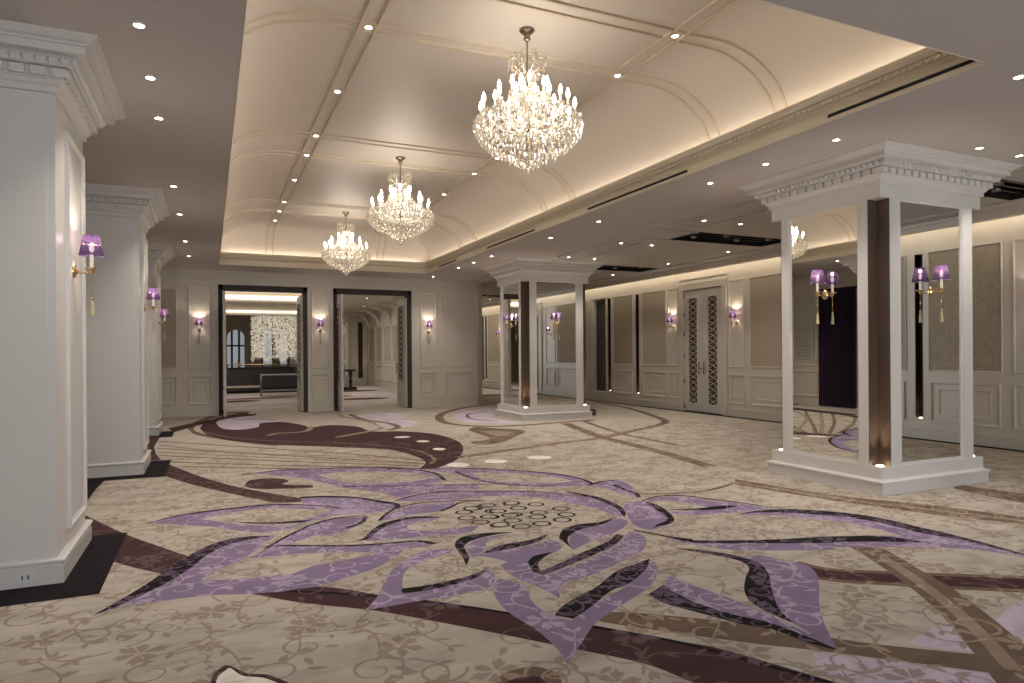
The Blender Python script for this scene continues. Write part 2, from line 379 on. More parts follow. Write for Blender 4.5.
# closed double doors in the right wall
def closed_door(nm, lab, door):
  root = bpy.data.objects.new(nm, None); COL.objects.link(root); struct(root)
  root['label'] = lab
  for y0, y1, hs, sgn in ((door[0]+.01, door[0]+.705, door[0]+.62, -1), (door[0]+.715, door[1]-.01, door[0]+.8, 1)):
      lf = MB(); fD = lambda yy, z, d: (XR+.04-d, yy, z); a, b = y0, y1; ym = .5*(a+b)+(.02 if sgn > 0 else -.0); hw = .16
      bar(lf, fD, a, ym-hw, .02, 3.04, 0, .05); bar(lf, fD, ym+hw, b, .02, 3.04, 0, .05)
      bar(lf, fD, ym-hw, ym+hw, .02, .22, 0, .05); bar(lf, fD, ym-hw, ym+hw, 2.84, 3.04, 0, .05)
      fD2 = lambda yy, z, d: (XR+.04-.05-d, yy, z)
      frame(lf, fD2, ym-hw-.03, ym+hw+.03, .19, 2.87, .03, .012)
      L = lf.build('leaf', M['white'], root)
      p = MB(); bar(p, fD, ym-hw, ym+hw, .22, 2.84, .0, .025); p.build('lattice_ground', M['doorlattice'], L)
      p = MB(); n = 18; hh = 2.62/n
      for k in range(n):
          zc = .22+hh*(k+.5)
          for s2 in (-1, 1):
              p.tube([(XR+.0, ym-hw, zc-s2*hh/2), (XR, ym+hw, zc+s2*hh/2)], .009, 5)
          p.lathe([(0, -.014), (.014, 0), (0, .014)], 6)
          for vi in range(len(p.v)-18, len(p.v)): vx = p.v[vi]; p.v[vi] = (vx[0]+XR-.004, vx[1]+ym, vx[2]+zc)
      q = p.build('lattice', M['cream'], L); 
      door_handle(L, XR-.06, hs, -1, -sgn)
      if sgn > 0:
          for z in (.12, .75, 1.4, 1.95, 2.45, 2.92):
              p = MB(); p.tube([(XR-.015, b-.005, z-.05), (XR-.015, b-.005, z+.05)], .014, 8); p.build('hinge', M['darkwood'], L)

closed_door('door_3', 'closed white double door with two bronze lattice strips, right wall between two sconces', door)
closed_door('door_4', 'second closed lattice double door nearer the camera, seen in the far mirrored column', door4)
# ---- left wall, front wall, far walls ------------------------------------
mb = MB()
mb.box(XL-.2, XL, YF, YB, 0, ZC)
fL = lambda y, z, d: (XL+d, y, z)
for a, b in ((6.9, 9.2), (13.25, 14.1), (11.0, 11.9), (0.2, 4.8)):
    frame(mb, fL, a, b, .25, .95, .045, .02); frame(mb, fL, a, b, 1.1, 3.1, .04, .02)
baseboard(mb, fL, YF, YB)
wall_left = struct(mb.build('wall_left', M['wallwhite']))
p = MB()
z = 1.25
while z < 2.98:
    p.add([(XL+.02, 13.4, z), (XL+.02, 14.0, z), (XL+.055, 14.0, z+.05), (XL+.055, 13.4, z+.05), (XL+.02, 13.4, z+.008), (XL+.02, 14.0, z+.008), (XL+.055, 14.0, z+.06), (XL+.055, 13.4, z+.06)],
          [(0,1,2,3),(4,7,6,5),(3,2,6,7),(0,4,5,1),(0,3,7,4),(1,5,6,2)]); z += .09
p.box(XL, XL+.06, 13.36, 13.41, 1.2, 3.05); p.box(XL, XL+.06, 13.99, 14.04, 1.2, 3.05)
q = p.build('louvre_panel', M['white'], wall_left)
mb = MB(); mb.box(XL-.2, XR+.25, YF-.2, YF, 0, ZC); fF = lambda x, z, d: (x, YF+d, z)
for k in range(6): frame(mb, fF, XL+.4+k*2.1, XL+2.2+k*2.1, 1.1, 3.1); frame(mb, fF, XL+.4+k*2.1, XL+2.2+k*2.1, .25, .95)
struct(mb.build('wall_front', M['wallwhite']))
# partition between the far right aisle and the inner hall, and the aisle's end
mb = MB(); mb.box(7.24, 7.36, YB+.35, 36.2, 0, 4.0)
fP = lambda y, z, d: (7.24-d, y, z)
for k in range(9):
    a = 19.6+k*1.55
    frame(mb, fP, a, a+1.25, 1.14, 2.75, .04, .02); frame(mb, fP, a, a+1.25, .3, .97, .045, .025)
    for z0 in (.3,): bar(mb, fP, a+1.33, a+1.47, .2, 2.85, 0, .03)
baseboard(mb, fP, YB+.35, 36)
wp = struct(mb.build('wall_hall', M['wallwhite']))
for k in range(9):
    a = 19.6+k*1.55; p = MB(); bar(p, fP, a+.04, a+1.21, 1.18, 2.71, 0, .01); p.build('fabric_panel', M['taupe'], wp)
mb = MB(); mb.box(7.36, XR+.25, 30, 30.2, 0, 4.0); struct(mb.build('wall_aisle', M['wallwhite']))

# ---- velvet curtain in the alcove between second and third column ---------
mb = MB(); vs = []; n = 90
for i in range(n+1):
    y = 12.0+1.15*i/n; d = .07+.035*math.sin(i*1.05)+.012*math.sin(i*2.3+1)
    vs += [(XL+d, y, .02), (XL+d*.9, y, 3.1)]
mb.add(vs, [(2*i, 2*i+2, 2*i+3, 2*i+1) for i in range(n)], 0, True)
mb.box(XL, XL+.12, 11.95, 13.2, 3.1, 3.16)
tag(mb.build('curtain', M['velvet']), 'dark purple velvet curtain in the left alcove, seen in the near mirrored column', 'curtain')

# ================================================================== CEILING
def rect_minus(mb, x0, x1, y0, y1, holes, z, th=None, mi=0):
    xs = sorted({x0, x1} | {v for h in holes for v in h[:2] if x0 < v < x1}); ys = sorted({y0, y1} | {v for h in holes for v in h[2:] if y0 < v < y1})
    for i in range(len(xs)-1):
        for j in range(len(ys)-1):
            cx, cy = .5*(xs[i]+xs[i+1]), .5*(ys[j]+ys[j+1])
            if any(h[0] < cx < h[1] and h[2] < cy < h[3] for h in holes): continue
            mb.add([(xs[i], ys[j], z), (xs[i+1], ys[j], z), (xs[i+1], ys[j+1], z), (xs[i], ys[j+1], z)], [(0, 3, 2, 1)], mi)
recess = [(7.7, 9.92, 9.2, 10.02), (7.7, 10.1, 13.55, 14.35), (8.4, 10.1, 4.95, 5.6), (7.6, 10.1, 22.0, 22.55)]
mb = MB()
rect_minus(mb, XL-.2, 10.6, YF-.2, 30.2, recess + [(TX0, TX1, TY0, TY1), (-3, 7.3, YB+.05, 31)], ZC)
rect_minus(mb, 10.6, XR+.3, YF-.2, 30.2, [], 3.9)
# pelmet that hides the wall-washing strip along the right wall
pel = MB(); pel.box(10.62, 10.76, YF-.2, 30.2, 3.45, ZC+.3); pel.box(10.56, 10.62, YF-.2, 30.2, 3.52, ZC+.02); struct(pel.build('trim_8', M['wallwhite']))
# shallow banding on the soffit of the right aisle
def band(x0, x1, y0, y1): 
    mb.box(x0, x1, y0, y1, ZC-.022, ZC+.01)
for xx in (6.82, 7.42):
    for y0, y1 in ((6.85, 8.75), (10.45, 12.7), (15.4, 20)): band(xx-.02, xx+.02, y0, y1)
for yy in (9.2, 10.02):
    band(6.55, 7.7, yy-.02, yy+.02)
for y0, y1 in ((8.75, 8.79), (10.41, 10.45)): band(6.4, 7.44, y0, y1)
band(10.1, 10.14, YF, 30)
mb.build('ceiling', M['ceil']); ceiling = bpy.data.objects['ceiling']; struct(ceiling)
# tray cornice
mb = MB()
prof = [(.002, ZC+.002), (.002, ZC-.004), (.0, ZC-.004), (.0, 3.648), (.05, 3.652), (.06, 3.70), (.03, 3.732), (.006, 3.735), (.006, 3.762), (.014, 3.764), (.014, 3.776), (-.008, 3.78), (-.03, 3.815), (-.03, 3.845), (-.012, 3.845), (-.005, 3.80), (.4, 3.79)]
mb.sweep(TX0, TX1, TY0, TY1, prof)
def beads(n0, n1, fn):
    t = n0
    while t < n1: fn(t); t += .07
beads(TY0+.1, TY1-.1, lambda t: (mb.box(TX1-.012, TX1+.01, t, t+.036, 3.737, 3.76), mb.box(TX0-.01, TX0+.012, t, t+.036, 3.737, 3.76)))
beads(TX0+.1, TX1-.1, lambda t: (mb.box(t, t+.036, TY1-.012, TY1+.01, 3.737, 3.76), mb.box(t, t+.036, TY0-.01, TY0+.012, 3.737, 3.76)))
trim1 = struct(mb.build('trim_1', M['cream']))
# pearl vault: quarter-ellipse coves on four sides, flat in the middle
VB, VT, CA = 3.79, 4.42, .9
GX0, GX1, GY0, GY1 = TX0-.14, TX1+.14, TY0-.14, TY1+.14
prof = []
for k in range(23):
    a = PI/2*k/22; prof.append((-CA*(1-math.cos(a)), VB+(VT-VB)*math.sin(a)))
mb = MB(); n = len(prof)
cor = lambda o, z: [(GX0-o, GY0-o, z), (GX1+o, GY0-o, z), (GX1+o, GY1+o, z), (GX0-o, GY1+o, z)]
for k in range(4):
    vs = []
    for o, z in prof: c4 = cor(o, z); vs += [c4[k], c4[(k+1) % 4]]
    mb.add(vs, [(2*i, 2*i+1, 2*i+3, 2*i+2) for i in range(n-1)], 0, True)
mb.add([(GX0+CA, GY0+CA, VT), (GX1-CA, GY0+CA, VT), (GX1-CA, GY1-CA, VT), (GX0+CA, GY1-CA, VT)], [(0, 1, 2, 3)])
for (xa, xb, ya, yb) in ((GX0-.02, GX0, GY0, GY1), (GX1, GX1+.02, GY0, GY1), (GX0, GX1, GY0-.02, GY0), (GX0, GX1, GY1, GY1+.02)): mb.box(xa, xb, ya, yb, VB-.05, VB+.01)
vault = struct(mb.build('ceiling_vault', M['pearl']))
# ribs
def path_x(y):  # across the tray at Y = y
    L = [(GX0-o, y, z-.004) for o, z in prof]; R = [(GX1+o, y, z-.004) for o, z in prof][::-1]
    return L + R
def path_y(x):
    L = [(x, GY0-o, z-.004) for o, z in prof]; R = [(x, GY1+o, z-.004) for o, z in prof][::-1]
    return L + R
def ribbon(mb, pts, side, w, h):
    pts = [Vector(p) for p in pts]; side = Vector(side); n = len(pts); vs = []; fs = []
    for i, p in enumerate(pts):
        t = (pts[min(i+1, n-1)]-pts[max(i-1, 0)]).normalized(); nn = t.cross(side)
        if nn.z > 0: nn = -nn
        if abs(nn.z) < 1e-4: nn = nn
        vs += [p-side*w/2-nn*.01, p-side*w*.4+nn*h, p+side*w*.4+nn*h, p+side*w/2-nn*.01]
    for i in range(n-1):
        for k in range(3): fs.append((4*i+k, 4*i+k+1, 4*i+4+k+1, 4*i+4+k))
    mb.add(vs, fs, 0, False)
mb = MB()
for yc in (5.0, 5.96, 9.2, 10.15, 13.42, 14.35):
    for dy in (-.08, .08): ribbon(mb, path_x(yc+dy), (0, 1, 0), .036, .013)
for xc in (1.31, 3.93):
    for dx in (-.075, .075): ribbon(mb, path_y(xc+dx), (1, 0, 0), .04, .016)
struct(mb.build('trim_2', M['rib']))
# concealed light strips on the ledge behind the tray cornice: slim tubes lying in the trough
for (x0, x1, y0, y1) in ((TX0-.07, TX0-.04, TY0+.1, TY1-.1), (TX1+.04, TX1+.07, TY0+.1, TY1-.1), (TX0+.1, TX1-.1, TY0-.07, TY0-.04), (TX0+.1, TX1-.1, TY1+.04, TY1+.07)):
    p = MB(); p.box(x0, x1, y0, y1, 3.797, 3.812); p.build('cove_strip', M['glow'], trim1)
p = MB(); p.box(10.84, 10.87, YF, 29.9, 3.60, 3.62); p.box(10.82, 10.89, YF, 29.9, 3.59, 3.60); p.box(10.76, 10.84, YF, 29.9, 3.585, 3.59); struct(p.build('trim_5', M['glow_soft']))

# slot air diffusers in the tray cornice (right side)
slot_y = [(3.05, 4.33, 'nearest slim black air slot in the right edge of the ceiling tray'), (6.27, 8.54, 'second slim black air slot from the near end of the ceiling tray'),
          (10.3, 12.5, 'third slim black air slot along the right edge of the ceiling tray'), (14.3, 15.6, 'farthest and shortest slim black air slot on the tray edge near the back wall')]
for y0, y1, lab in slot_y:
    r = thing('air_slot', lab, 'air vent', (TX1, .5*(y0+y1), 3.615), 0, 'air slots in the ceiling tray edge'); h = .5*(y1-y0)
    p = MB(); p.box(-.006, .004, -h, h, -.013, .013); p.build('grille', M['black'], r)
    p = MB(); p.box(-.01, .004, -h-.02, h+.02, .017, .024); p.box(-.01, .004, -h-.02, h+.02, -.024, -.017); p.box(-.01, .004, -h-.02, -h, -.017, .017); p.box(-.01, .004, h, h+.02, -.017, .017); p.build('frame', M['cream'], r)

# black recessed boxes in the aisle ceiling with small spotlights
rec_lab = ['long black ceiling recess holding small spotlights, middle one of the right aisle', 'black ceiling recess beside the cornice of the far mirrored column', 'black ceiling recess behind the cornice of the near mirrored column at the right edge', 'thin dark ceiling recess at the far end of the right aisle']
for (x0, x1, y0, y1), lab in zip(recess, rec_lab):
    cx, cy = .5*(x0+x1), .5*(y0+y1); r = thing('ceiling_recess', lab, 'ceiling recess', (cx, cy, ZC), 0, 'black recesses in the right aisle ceiling'); a, b = .5*(x1-x0), .5*(y1-y0)
    p = MB(); p.box(-a, -a+.02, -b, b, -.004, .3); p.box(a-.02, a, -b, b, -.004, .3); p.box(-a, a, -b, -b+.02, -.004, .3); p.box(-a, a, b-.02, b, -.004, .3); p.box(-a, a, -b, b, .28, .3); p.build('box', M['black'], r)
    p = MB()
    for k in range(3): p.box(-a+.03, a-.03, -b*.5+k*b*.5-.012, -b*.5+k*b*.5+.012, .05, .07)
    p.build('rail', M['darkwood'], r)
    for k in range(4):
        xx = -a+.35+k*(2*a-.7)/3; yy = (-1)**k*b*.35
        p = MB(); p.lathe([(.0, .07), (.05, .07), (.05, .01), (.04, .01), (.04, .04), (0, .04)], 12, xx, yy); p.build('spotlight', M['steel'], r)
# ================================================================== COLUMNS
CORN = [(0, 3.24), (.025, 3.245), (.025, 3.285), (.04, 3.295), (.055, 3.32), (.065, 3.322), (.065, 3.392), (.105, 3.394), (.12, 3.40), (.12, 3.445), (.14, 3.455), (.205, 3.458), (.205, 3.505), (.22, 3.51), (.225, 3.52), (.25, 3.53), (.285, 3.56), (.285, ZC+.001)]
def dentils(mb, x0, x1, y0, y1, z0, z1, d0, d1, w=.082, pitch=.112):
    def run(a0, a1, f):
        n = max(1, int((a1-a0)/pitch)); p = (a1-a0)/n
        for k in range(n): f(a0+k*p+.5*(p-w), a0+k*p+.5*(p+w))
    run(x0-d1, x1+d1, lambda a, b: (mb.box(a, b, y0-d1, y0-d0+.005, z0, z1), mb.box(a, b, y1+d0-.005, y1+d1, z0, z1)))
    run(y0-d1, y1+d1, lambda a, b: (mb.box(x0-d1, x0-d0+.005, a, b, z0, z1), mb.box(x1+d0-.005, x1+d1, a, b, z0, z1)))
def eggs(mb, x0, x1, y0, y1, z, d, r=.026, pitch=.068):
    oc = [(1,0,0),(-1,0,0),(0,1,0),(0,-1,0),(0,0,1),(0,0,-1)]; fc = [(0,2,4),(2,1,4),(1,3,4),(3,0,4),(2,0,5),(1,2,5),(3,1,5),(0,3,5)]
    def one(x, y): mb.add([(x+a*r, y+b*r, z+c*r*1.2) for a, b, c in oc], fc)
    x = x0-d
    while x < x1+d: one(x, y0-d); one(x, y1+d); x += pitch
    y = y0-d
    while y < y1+d: one(x0-d, y); one(x1+d, y); y += pitch
def side_frame(mb, x, y0, y1, z0, z1, sx=1, **k): frame(mb, lambda a, z, d: (x+sx*d, a, z), y0, y1, z0, z1, **k)
col_labels = ['nearest white paneled column at the left edge, with two outlets in its base', 'second white paneled column from the camera on the left', 'farthest white paneled column on the left, beside the back wall']
col_geo = [(-.93, 5.31, 6.38), (-.81, 9.67, 10.75), (-.92, 14.21, 15.3)]
for i, (xf, y0, y1) in enumerate(col_geo):
    cy = .5*(y0+y1); dx = xf-(XL+.002); w = .5*dx; cx = xf-w; h = .5*(y1-y0)
    r = thing('paneled_column', col_labels[i], 'column', (cx, cy, 0), 0, 'white paneled columns on the left')
    p = MB(); p.box(-w, w, -h, h, 0, 3.3); side_frame(p, w, -h+.32, h-.06, .27, 3.1, w=.05, h=.02)
    p.box(-w, w-.05, -h-.012, -h, .16, 3.24)
    p.build('shaft', M['white'], r)
    p = MB(); p.sweep(-w+.3, w, -h, h, [(.0, .168), (.03, .166), (.048, .155), (.048, .142), (.032, .134), (.032, .115), (.04, .11), (.04, .0)]); p.build('baseboard', M['white'], r)
    p = MB(); p.sweep(-w+.3, w, -h, h, CORN); dentils(p, -w+.3, w, -h, h, 3.33, 3.386, .065, .095); eggs(p, -w+.3, w, -h, h, 3.425, .128); p.build('cornice', M['white'], r)
    if i == 0:
        for k, xx in enumerate((w-.17, w-.35)):
            o = MB(); o.box(xx-.06, xx+.06, -h-.047, -h-.038, .03, .1); O = o.build('power_outlet', M['outlet'], r)
            o = MB(); o.box(xx-.02, xx-.012, -h-.0485, -h-.046, .05, .078); o.box(xx+.012, xx+.02, -h-.0485, -h-.046, .05, .078); o.build('socket_slots', M['darkwood'], O)

# ---- mirrored columns ----------------------------------------------------
mc_lab = ['near mirrored column with white stiles and bronze corner strips, right foreground', 'far mirrored column with white stiles and bronze corner strips, beside the right wall']
HX, HY, NT = .835, .735, .15
mc0 = thing('mirrored_column', mc_lab[0], 'column', (7.185, 5.495, 0), 0, 'square mirrored columns')
R4 = (-HX, HX, -HY, HY)
p = MB(); p.sweep(*R4, [(.045, 0), (.045, .115), (.06, .12), (.06, .14), (.03, .147), (.008, .16), (.008, .285)], caps=True); p.build('plinth', M['white'], mc0)
p = MB(); p.sweep(*R4, [(0, 3.10), (0, 3.24)], caps=True); p.sweep(*R4, CORN); dentils(p, *R4, 3.33, 3.386, .065, .095); eggs(p, *R4, 3.425, .128); p.build('cornice', M['white'], mc0)
p = MB(); p.box(-HX+.16, HX-.16, -HY+.16, HY-.16, .28, 3.12); p.build('core', M['white'], mc0)
for k in range(4):
    R = Matrix.Rotation(k*PI/2, 4, 'Z'); a, d = (HX, HY) if k % 2 == 0 else (HY, HX); m = a-(.31 if k % 2 == 0 else .26)
    p = MB(); p.box(-m, m, -d+.025, -d+.05, .285, 3.1); q = p.xform(R).build('mirror_panel', M['mirror'], mc0)
    p = MB()
    for s in (-1, 1): p.box(s*(a-NT), s*(m-.005), -d+.002, -d+.17, .285, 3.1); p.box(s*m, s*(m-.02), -d+.012, -d+.03, .3, 3.09)
    p.box(-m, m, -d+.012, -d+.03, .285, .31); p.box(-m, m, -d+.012, -d+.03, 3.085, 3.1)
    p.xform(R).build('stile_frame', M['white'], mc0)
    p = MB(); p.box(-a+NT+.003, -a+NT-.003, -d+.004, -d+NT, .285, 3.1); p.box(-a+.004, -a+NT, -d+NT+.003, -d+NT-.003, .285, 3.1)
    q = p.xform(R).build('bronze_corner', M['bronze'], mc0)
    p = MB(); p.lathe([(0, .297), (.03, .297), (.036, .29), (.036, .284)], 14, -a+.075, -d+.075); p.xform(R).build('uplight_lens', M['uplens'], mc0)
    v = R @ Vector((-a+.07, -d+.07, .31)); lamp('SPOT', 'corner_uplight', mc0, v, 30, (1, .8, .62), .03, (PI, 0, 0), .8)
mc1 = copy_tree(mc0); mc1.location = (7.17, 14.14, 0); tag(mc1, mc_lab[1])

# ================================================================== SCONCES
# local frame: wall is the plane y = 0, the lamp stands out towards -y; origin at the backplate centre
def make_sconce():
    r = thing('wall_sconce', 'x', 'wall lamp', group='purple shaded wall sconces')
    p = MB(); p.lathe([(0, .028), (.012, .027), (.02, .02), (.03, .016), (.036, .008), (.038, 0)], 20)
    p.xform(Matrix.Scale(1.5, 4, (0, 0, 1)) @ Matrix.Rotation(PI/2, 4, 'X')); p.build('backplate', M['gold'], r)
    A = .118
    p = MB(); p.tube([(0, -.02, 0), (0, -.05, -.012), (0, -.08, -.008), (0, -A, .0)], [.011, .008, .008, .008], 8); p.build('arm', M['gold'], r)
    p = MB(); p.lathe([(0, -.02), (.016, -.012), (.01, 0), (.02, .012), (.045, .02), (.047, .026), (.02, .024), (.014, .03), (0, .03)], 16, 0, -A); p.build('drip_pan', M['gold'], r)
    p = MB(); p.lathe([(.0125, .028), (.0125, .145), (0, .147)], 12, 0, -A); p.build('candle_tube', M['candle'], r)
    p = MB(); p.lathe([(0, .145), (.014, .155), (.019, .178), (.012, .205), (0, .215)], 10, 0, -A); p.build('bulb', M['sbulb'], r)
    p = MB(); seg = 44; vs = []; fs = []
    prof = [(.083, .118), (.083, .123), (.053, .268), (.052, .272)]
    for j, (rr, z) in enumerate(prof):
        for k in range(seg*2):
            a = PI*k/seg; q = rr*(1+(.018 if k % 2 else 0)); vs.append((q*math.cos(a), -A+q*math.sin(a), z))
    for j in range(len(prof)-1):
        for k in range(seg*2): fs.append((j*seg*2+k, j*seg*2+(k+1) % (seg*2), (j+1)*seg*2+(k+1) % (seg*2), (j+1)*seg*2+k))
    p.add(vs, fs, 0, False); p.build('lamp_shade', M['shade'], r)
    p = MB(); p.tube([(0, -A, -.015), (0, -A, -.2)], .003, 6); p.lathe([(0, -.19), (.012, -.2), (.012, -.212), (0, -.22)], 10, 0, -A); p.build('cord', M['gold'], r)
    p = MB(); p.lathe([(.004, -.215), (.011, -.23), (.013, -.26), (.018, -.33), (.019, -.335), (0, -.335)], 14, 0, -A); p.build('tassel', M['tassel'], r)
    p = MB(); p.tube([(.063*math.cos(2*PI*k/24), -A+.063*math.sin(2*PI*k/24), .21) for k in range(25)], .003, 6)
    for k in range(3): p.tube([(.012*math.cos(k*2.1), -A+.012*math.sin(k*2.1), .205), (.062*math.cos(k*2.1), -A+.062*math.sin(k*2.1), .212)], .002, 5)
    p.build('shade_glow_ring', M['candle'], r)  # added glowing ring that makes the bright band across the shade
    lamp('POINT', 'shade_glow', r, (0, -A, .238), 6.5, (1, .84, .68), .012)
    return r
sc0 = make_sconce()
Z0 = 2.14
# (x, y, z, rotation, label): rotation turns local -y (outwards) to the wall normal
rX, lX, fY = PI/2, -PI/2, 0
spots = [
 (-.93, 5.94, Z0, rX, 'purple shaded wall sconce on the nearest left column'),
 (-.81, 10.28, Z0, rX, 'purple shaded wall sconce on the second left column'),
 (-.92, 14.77, Z0, rX, 'purple shaded wall sconce on the farthest left column'),
 (-.23, YB, 2.12, fY, 'purple shaded sconce on the back wall left of the left doorway'),
 (2.645, YB, 2.12, fY, 'purple shaded sconce on the back wall between the two doorways'),
 (5.59, YB, 2.12, fY, 'purple shaded sconce on the back wall right of the right doorway'),
 (XR, 14.21, 2.16, lX, 'purple shaded sconce on the right wall, left of the closed lattice door'),
 (XR, 11.91, 2.16, lX, 'purple shaded sconce on the right wall, right of the closed lattice door'),
 (XR, 25.62, 2.16, lX, 'purple shaded sconce on the distant right wall, just left of the far mirrored column'),
 (XR, 5.75, 2.16, lX, 'purple shaded sconce on the right wall, nearest to the camera, at the right picture edge'),
 (7.185-HX+.025, 5.47, Z0, lX, 'purple shaded sconce on the left mirror of the near mirrored column'),
 (7.185, 5.495-HY+.025, Z0, fY, 'purple shaded sconce on the front mirror of the near mirrored column'),
 (7.17-HX+.025, 14.12, Z0, lX, 'purple shaded sconce on the left mirror of the far mirrored column'),
 (7.17, 14.14-HY+.025, Z0, fY, 'purple shaded sconce on the front mirror of the far mirrored column'),
]
for i, (x, y, z, rz, lab) in enumerate(spots):
    o = sc0 if i == 0 else copy_tree(sc0)
    o.location = (x, y, z); o.rotation_euler = (0, 0, rz); tag(o, lab)

# ================================================================== CHANDELIERS
# origin at the ceiling canopy; everything hangs below (z negative)
def octa(mb, x, y, z, r, h, rot=0):
    c, s = math.cos(rot)*r, math.sin(rot)*r
    mb.add([(x+c, y+s, z), (x-s, y+c, z), (x-c, y-s, z), (x+s, y-c, z), (x, y, z+h*.45), (x, y, z-h)],
           [(0,1,4),(1,2,4),(2,3,4),(3,0,4),(1,0,5),(2,1,5),(3,2,5),(0,3,5)])
def make_chandelier():
    r = thing('crystal_chandelier', 'x', 'chandelier', group='crystal chandeliers under the ceiling tray')
    rnd = random.Random(3)
    p = MB(); p.lathe([(.0, 0), (.07, 0), (.072, -.012), (.06, -.025), (.03, -.05), (.028, -.075), (.034, -.085), (.02, -.1), (0, -.105)], 20); p.build('canopy', M['silver'], r)
    p = MB(); p.tube([(0, 0, -.1), (0, 0, -.5)], .007, 8); p.lathe([(.0, -.48), (.03, -.5), (.02, -.56), (.035, -.6), (.015, -.68), (.04, -.74), (.02, -.8), (.03, -.9), (0, -.93)], 14); p.build('stem', M['silver'], r)
    # crown of curled crystal-hung arms
    p = MB(); q = MB()
    for k in range(8):
        a = 2*PI*k/8; ca, sa = math.cos(a), math.sin(a); pts = []
        for t in range(9):
            u = t/8; rr = .03+.15*math.sin(u*2.6); z = -.42+.2*u+.03*math.sin(u*PI)
            pts.append((ca*rr, sa*rr, z))
        p.tube(pts, .006, 6)
        for t in range(1, 9):
            x, y, z = pts[t]
            for m in range(2): octa(q, x+rnd.uniform(-.01, .01), y+rnd.uniform(-.01, .01), z-.028-.036*m, .011, .026, rnd.uniform(0, 1.5))
    p.build('crown_frame', M['crystal'], r)
    q.build('crown_crystals', M['crystal'], r)['kind'] = 'stuff'
    # arms with candles, three rings
    rings = [(12, .425, -.80, .0), (8, .30, -.69, .2), (5, .15, -.60, .5)]
    for n, rad, z0, ph in rings:
        for k in range(n):
            a = 2*PI*(k+ph)/n; ca, sa = math.cos(a), math.sin(a)
            p = MB(); pts = []
            for t in range(9):
                u = t/8; rr = .03+(rad-.03)*u; z = z0-.10+.1*u*u-.07*math.sin(u*PI); pts.append((ca*rr, sa*rr, z))
            p.tube(pts, .008, 6)
            p.lathe([(0, z0-.01), (.012, z0), (.034, z0+.01), (.036, z0+.018), (.012, z0+.012), (0, z0+.012)], 10, ca*rad, sa*rad)
            A = p.build('arm', M['crystal'], r)
            p = MB(); p.lathe([(.011, z0+.01), (.011, z0+.085), (0, z0+.086)], 8, ca*rad, sa*rad); p.build('candle', M['candle'], A)
            p = MB(); p.lathe([(0, z0+.082), (.012, z0+.09), (.019, z0+.112), (.015, z0+.14), (.006, z0+.168), (0, z0+.175)], 10, ca*rad, sa*rad); p.build('bulb', M['bulb'], A)
    # basket of drops: outer shell from the rim down to the finial, plus strands between tiers
    q = MB()
    prof = [(.48, -.83), (.495, -.88), (.475, -.95), (.425, -1.01), (.35, -1.065), (.265, -1.115), (.185, -1.16), (.11, -1.2), (.05, -1.235)]
    for j, (rr, z) in enumerate(prof):
        n = max(6, int(2*PI*rr/.044))
        for k in range(n):
            a = 2*PI*(k+.5*(j % 2))/n+rnd.uniform(-.02, .02)
            octa(q, math.cos(a)*rr*rnd.uniform(.95, 1.02), math.sin(a)*rr*rnd.uniform(.95, 1.02), z+rnd.uniform(-.014, .014), rnd.uniform(.013, .019), rnd.uniform(.034, .055), rnd.uniform(0, 1.5))
    for j in range(len(prof)-1):   # second layer between the rows
        rr = .5*(prof[j][0]+prof[j+1][0]); z = .5*(prof[j][1]+prof[j+1][1]); n = max(6, int(2*PI*rr/.05))
        for k in range(n):
            a = 2*PI*(k+rnd.random())/n; octa(q, math.cos(a)*rr, math.sin(a)*rr, z, .012, .03, rnd.uniform(0, 1.5))
    q.build('crystal_basket', M['crystal'], r)['kind'] = 'stuff'
    q = MB()
    for n, rad, z0, ph in rings:
        for k in range(n):
            a = 2*PI*(k+ph)/n
            for m in range(6): 
                b = a+m*PI/3; octa(q, math.cos(a)*rad+.034*math.cos(b), math.sin(a)*rad+.034*math.sin(b), z0-.02, .009, .042, b)
            # swag from this arm to the top of the stem
            for m in range(1, 12):
                u = m/12; rr = rad*(1-u)+.04*u; z = z0+(-.42-z0)*u-.10*math.sin(u*PI)*.9
                aa = a+.5*2*PI/n
                octa(q, math.cos(aa)*rr, math.sin(aa)*rr, z, .010, .02, m)
        nn = int(2*PI*rad/.05)
        for k in range(nn):
            a = 2*PI*k/nn
            for m in range(3): octa(q, math.cos(a)*(rad-.03-.05*m), math.sin(a)*(rad-.03-.05*m), z0-.05-.035*m, .011, .034, m+k)
    q.build('crystal_strands', M['crystal'], r)['kind'] = 'stuff'
    p = MB(); p.lathe([(0, -1.22), (.012, -1.235), (.008, -1.25), (.022, -1.262), (.03, -1.28), (.022, -1.3), (0, -1.312)], 12); p.build('finial_ball', M['crystal'], r)
    lamp('POINT', 'candle_glow', r, (0, 0, -.7), 27, (1, .93, .84), .3)
    lamp('POINT', 'basket_glow', r, (0, 0, -.85), 5.5, (1, .92, .82), .12)
    return r
ch0 = make_chandelier()
for i, (x, y, lab) in enumerate([(2.63, 5.45, 'nearest and largest looking crystal chandelier'), (2.6, 9.75, 'middle crystal chandelier of the three in the ceiling tray'), (2.57, 13.95, 'farthest crystal chandelier, hanging before the back wall')]):
    o = ch0 if i == 0 else copy_tree(ch0); o.location = (x, y, VT); tag(o, lab)

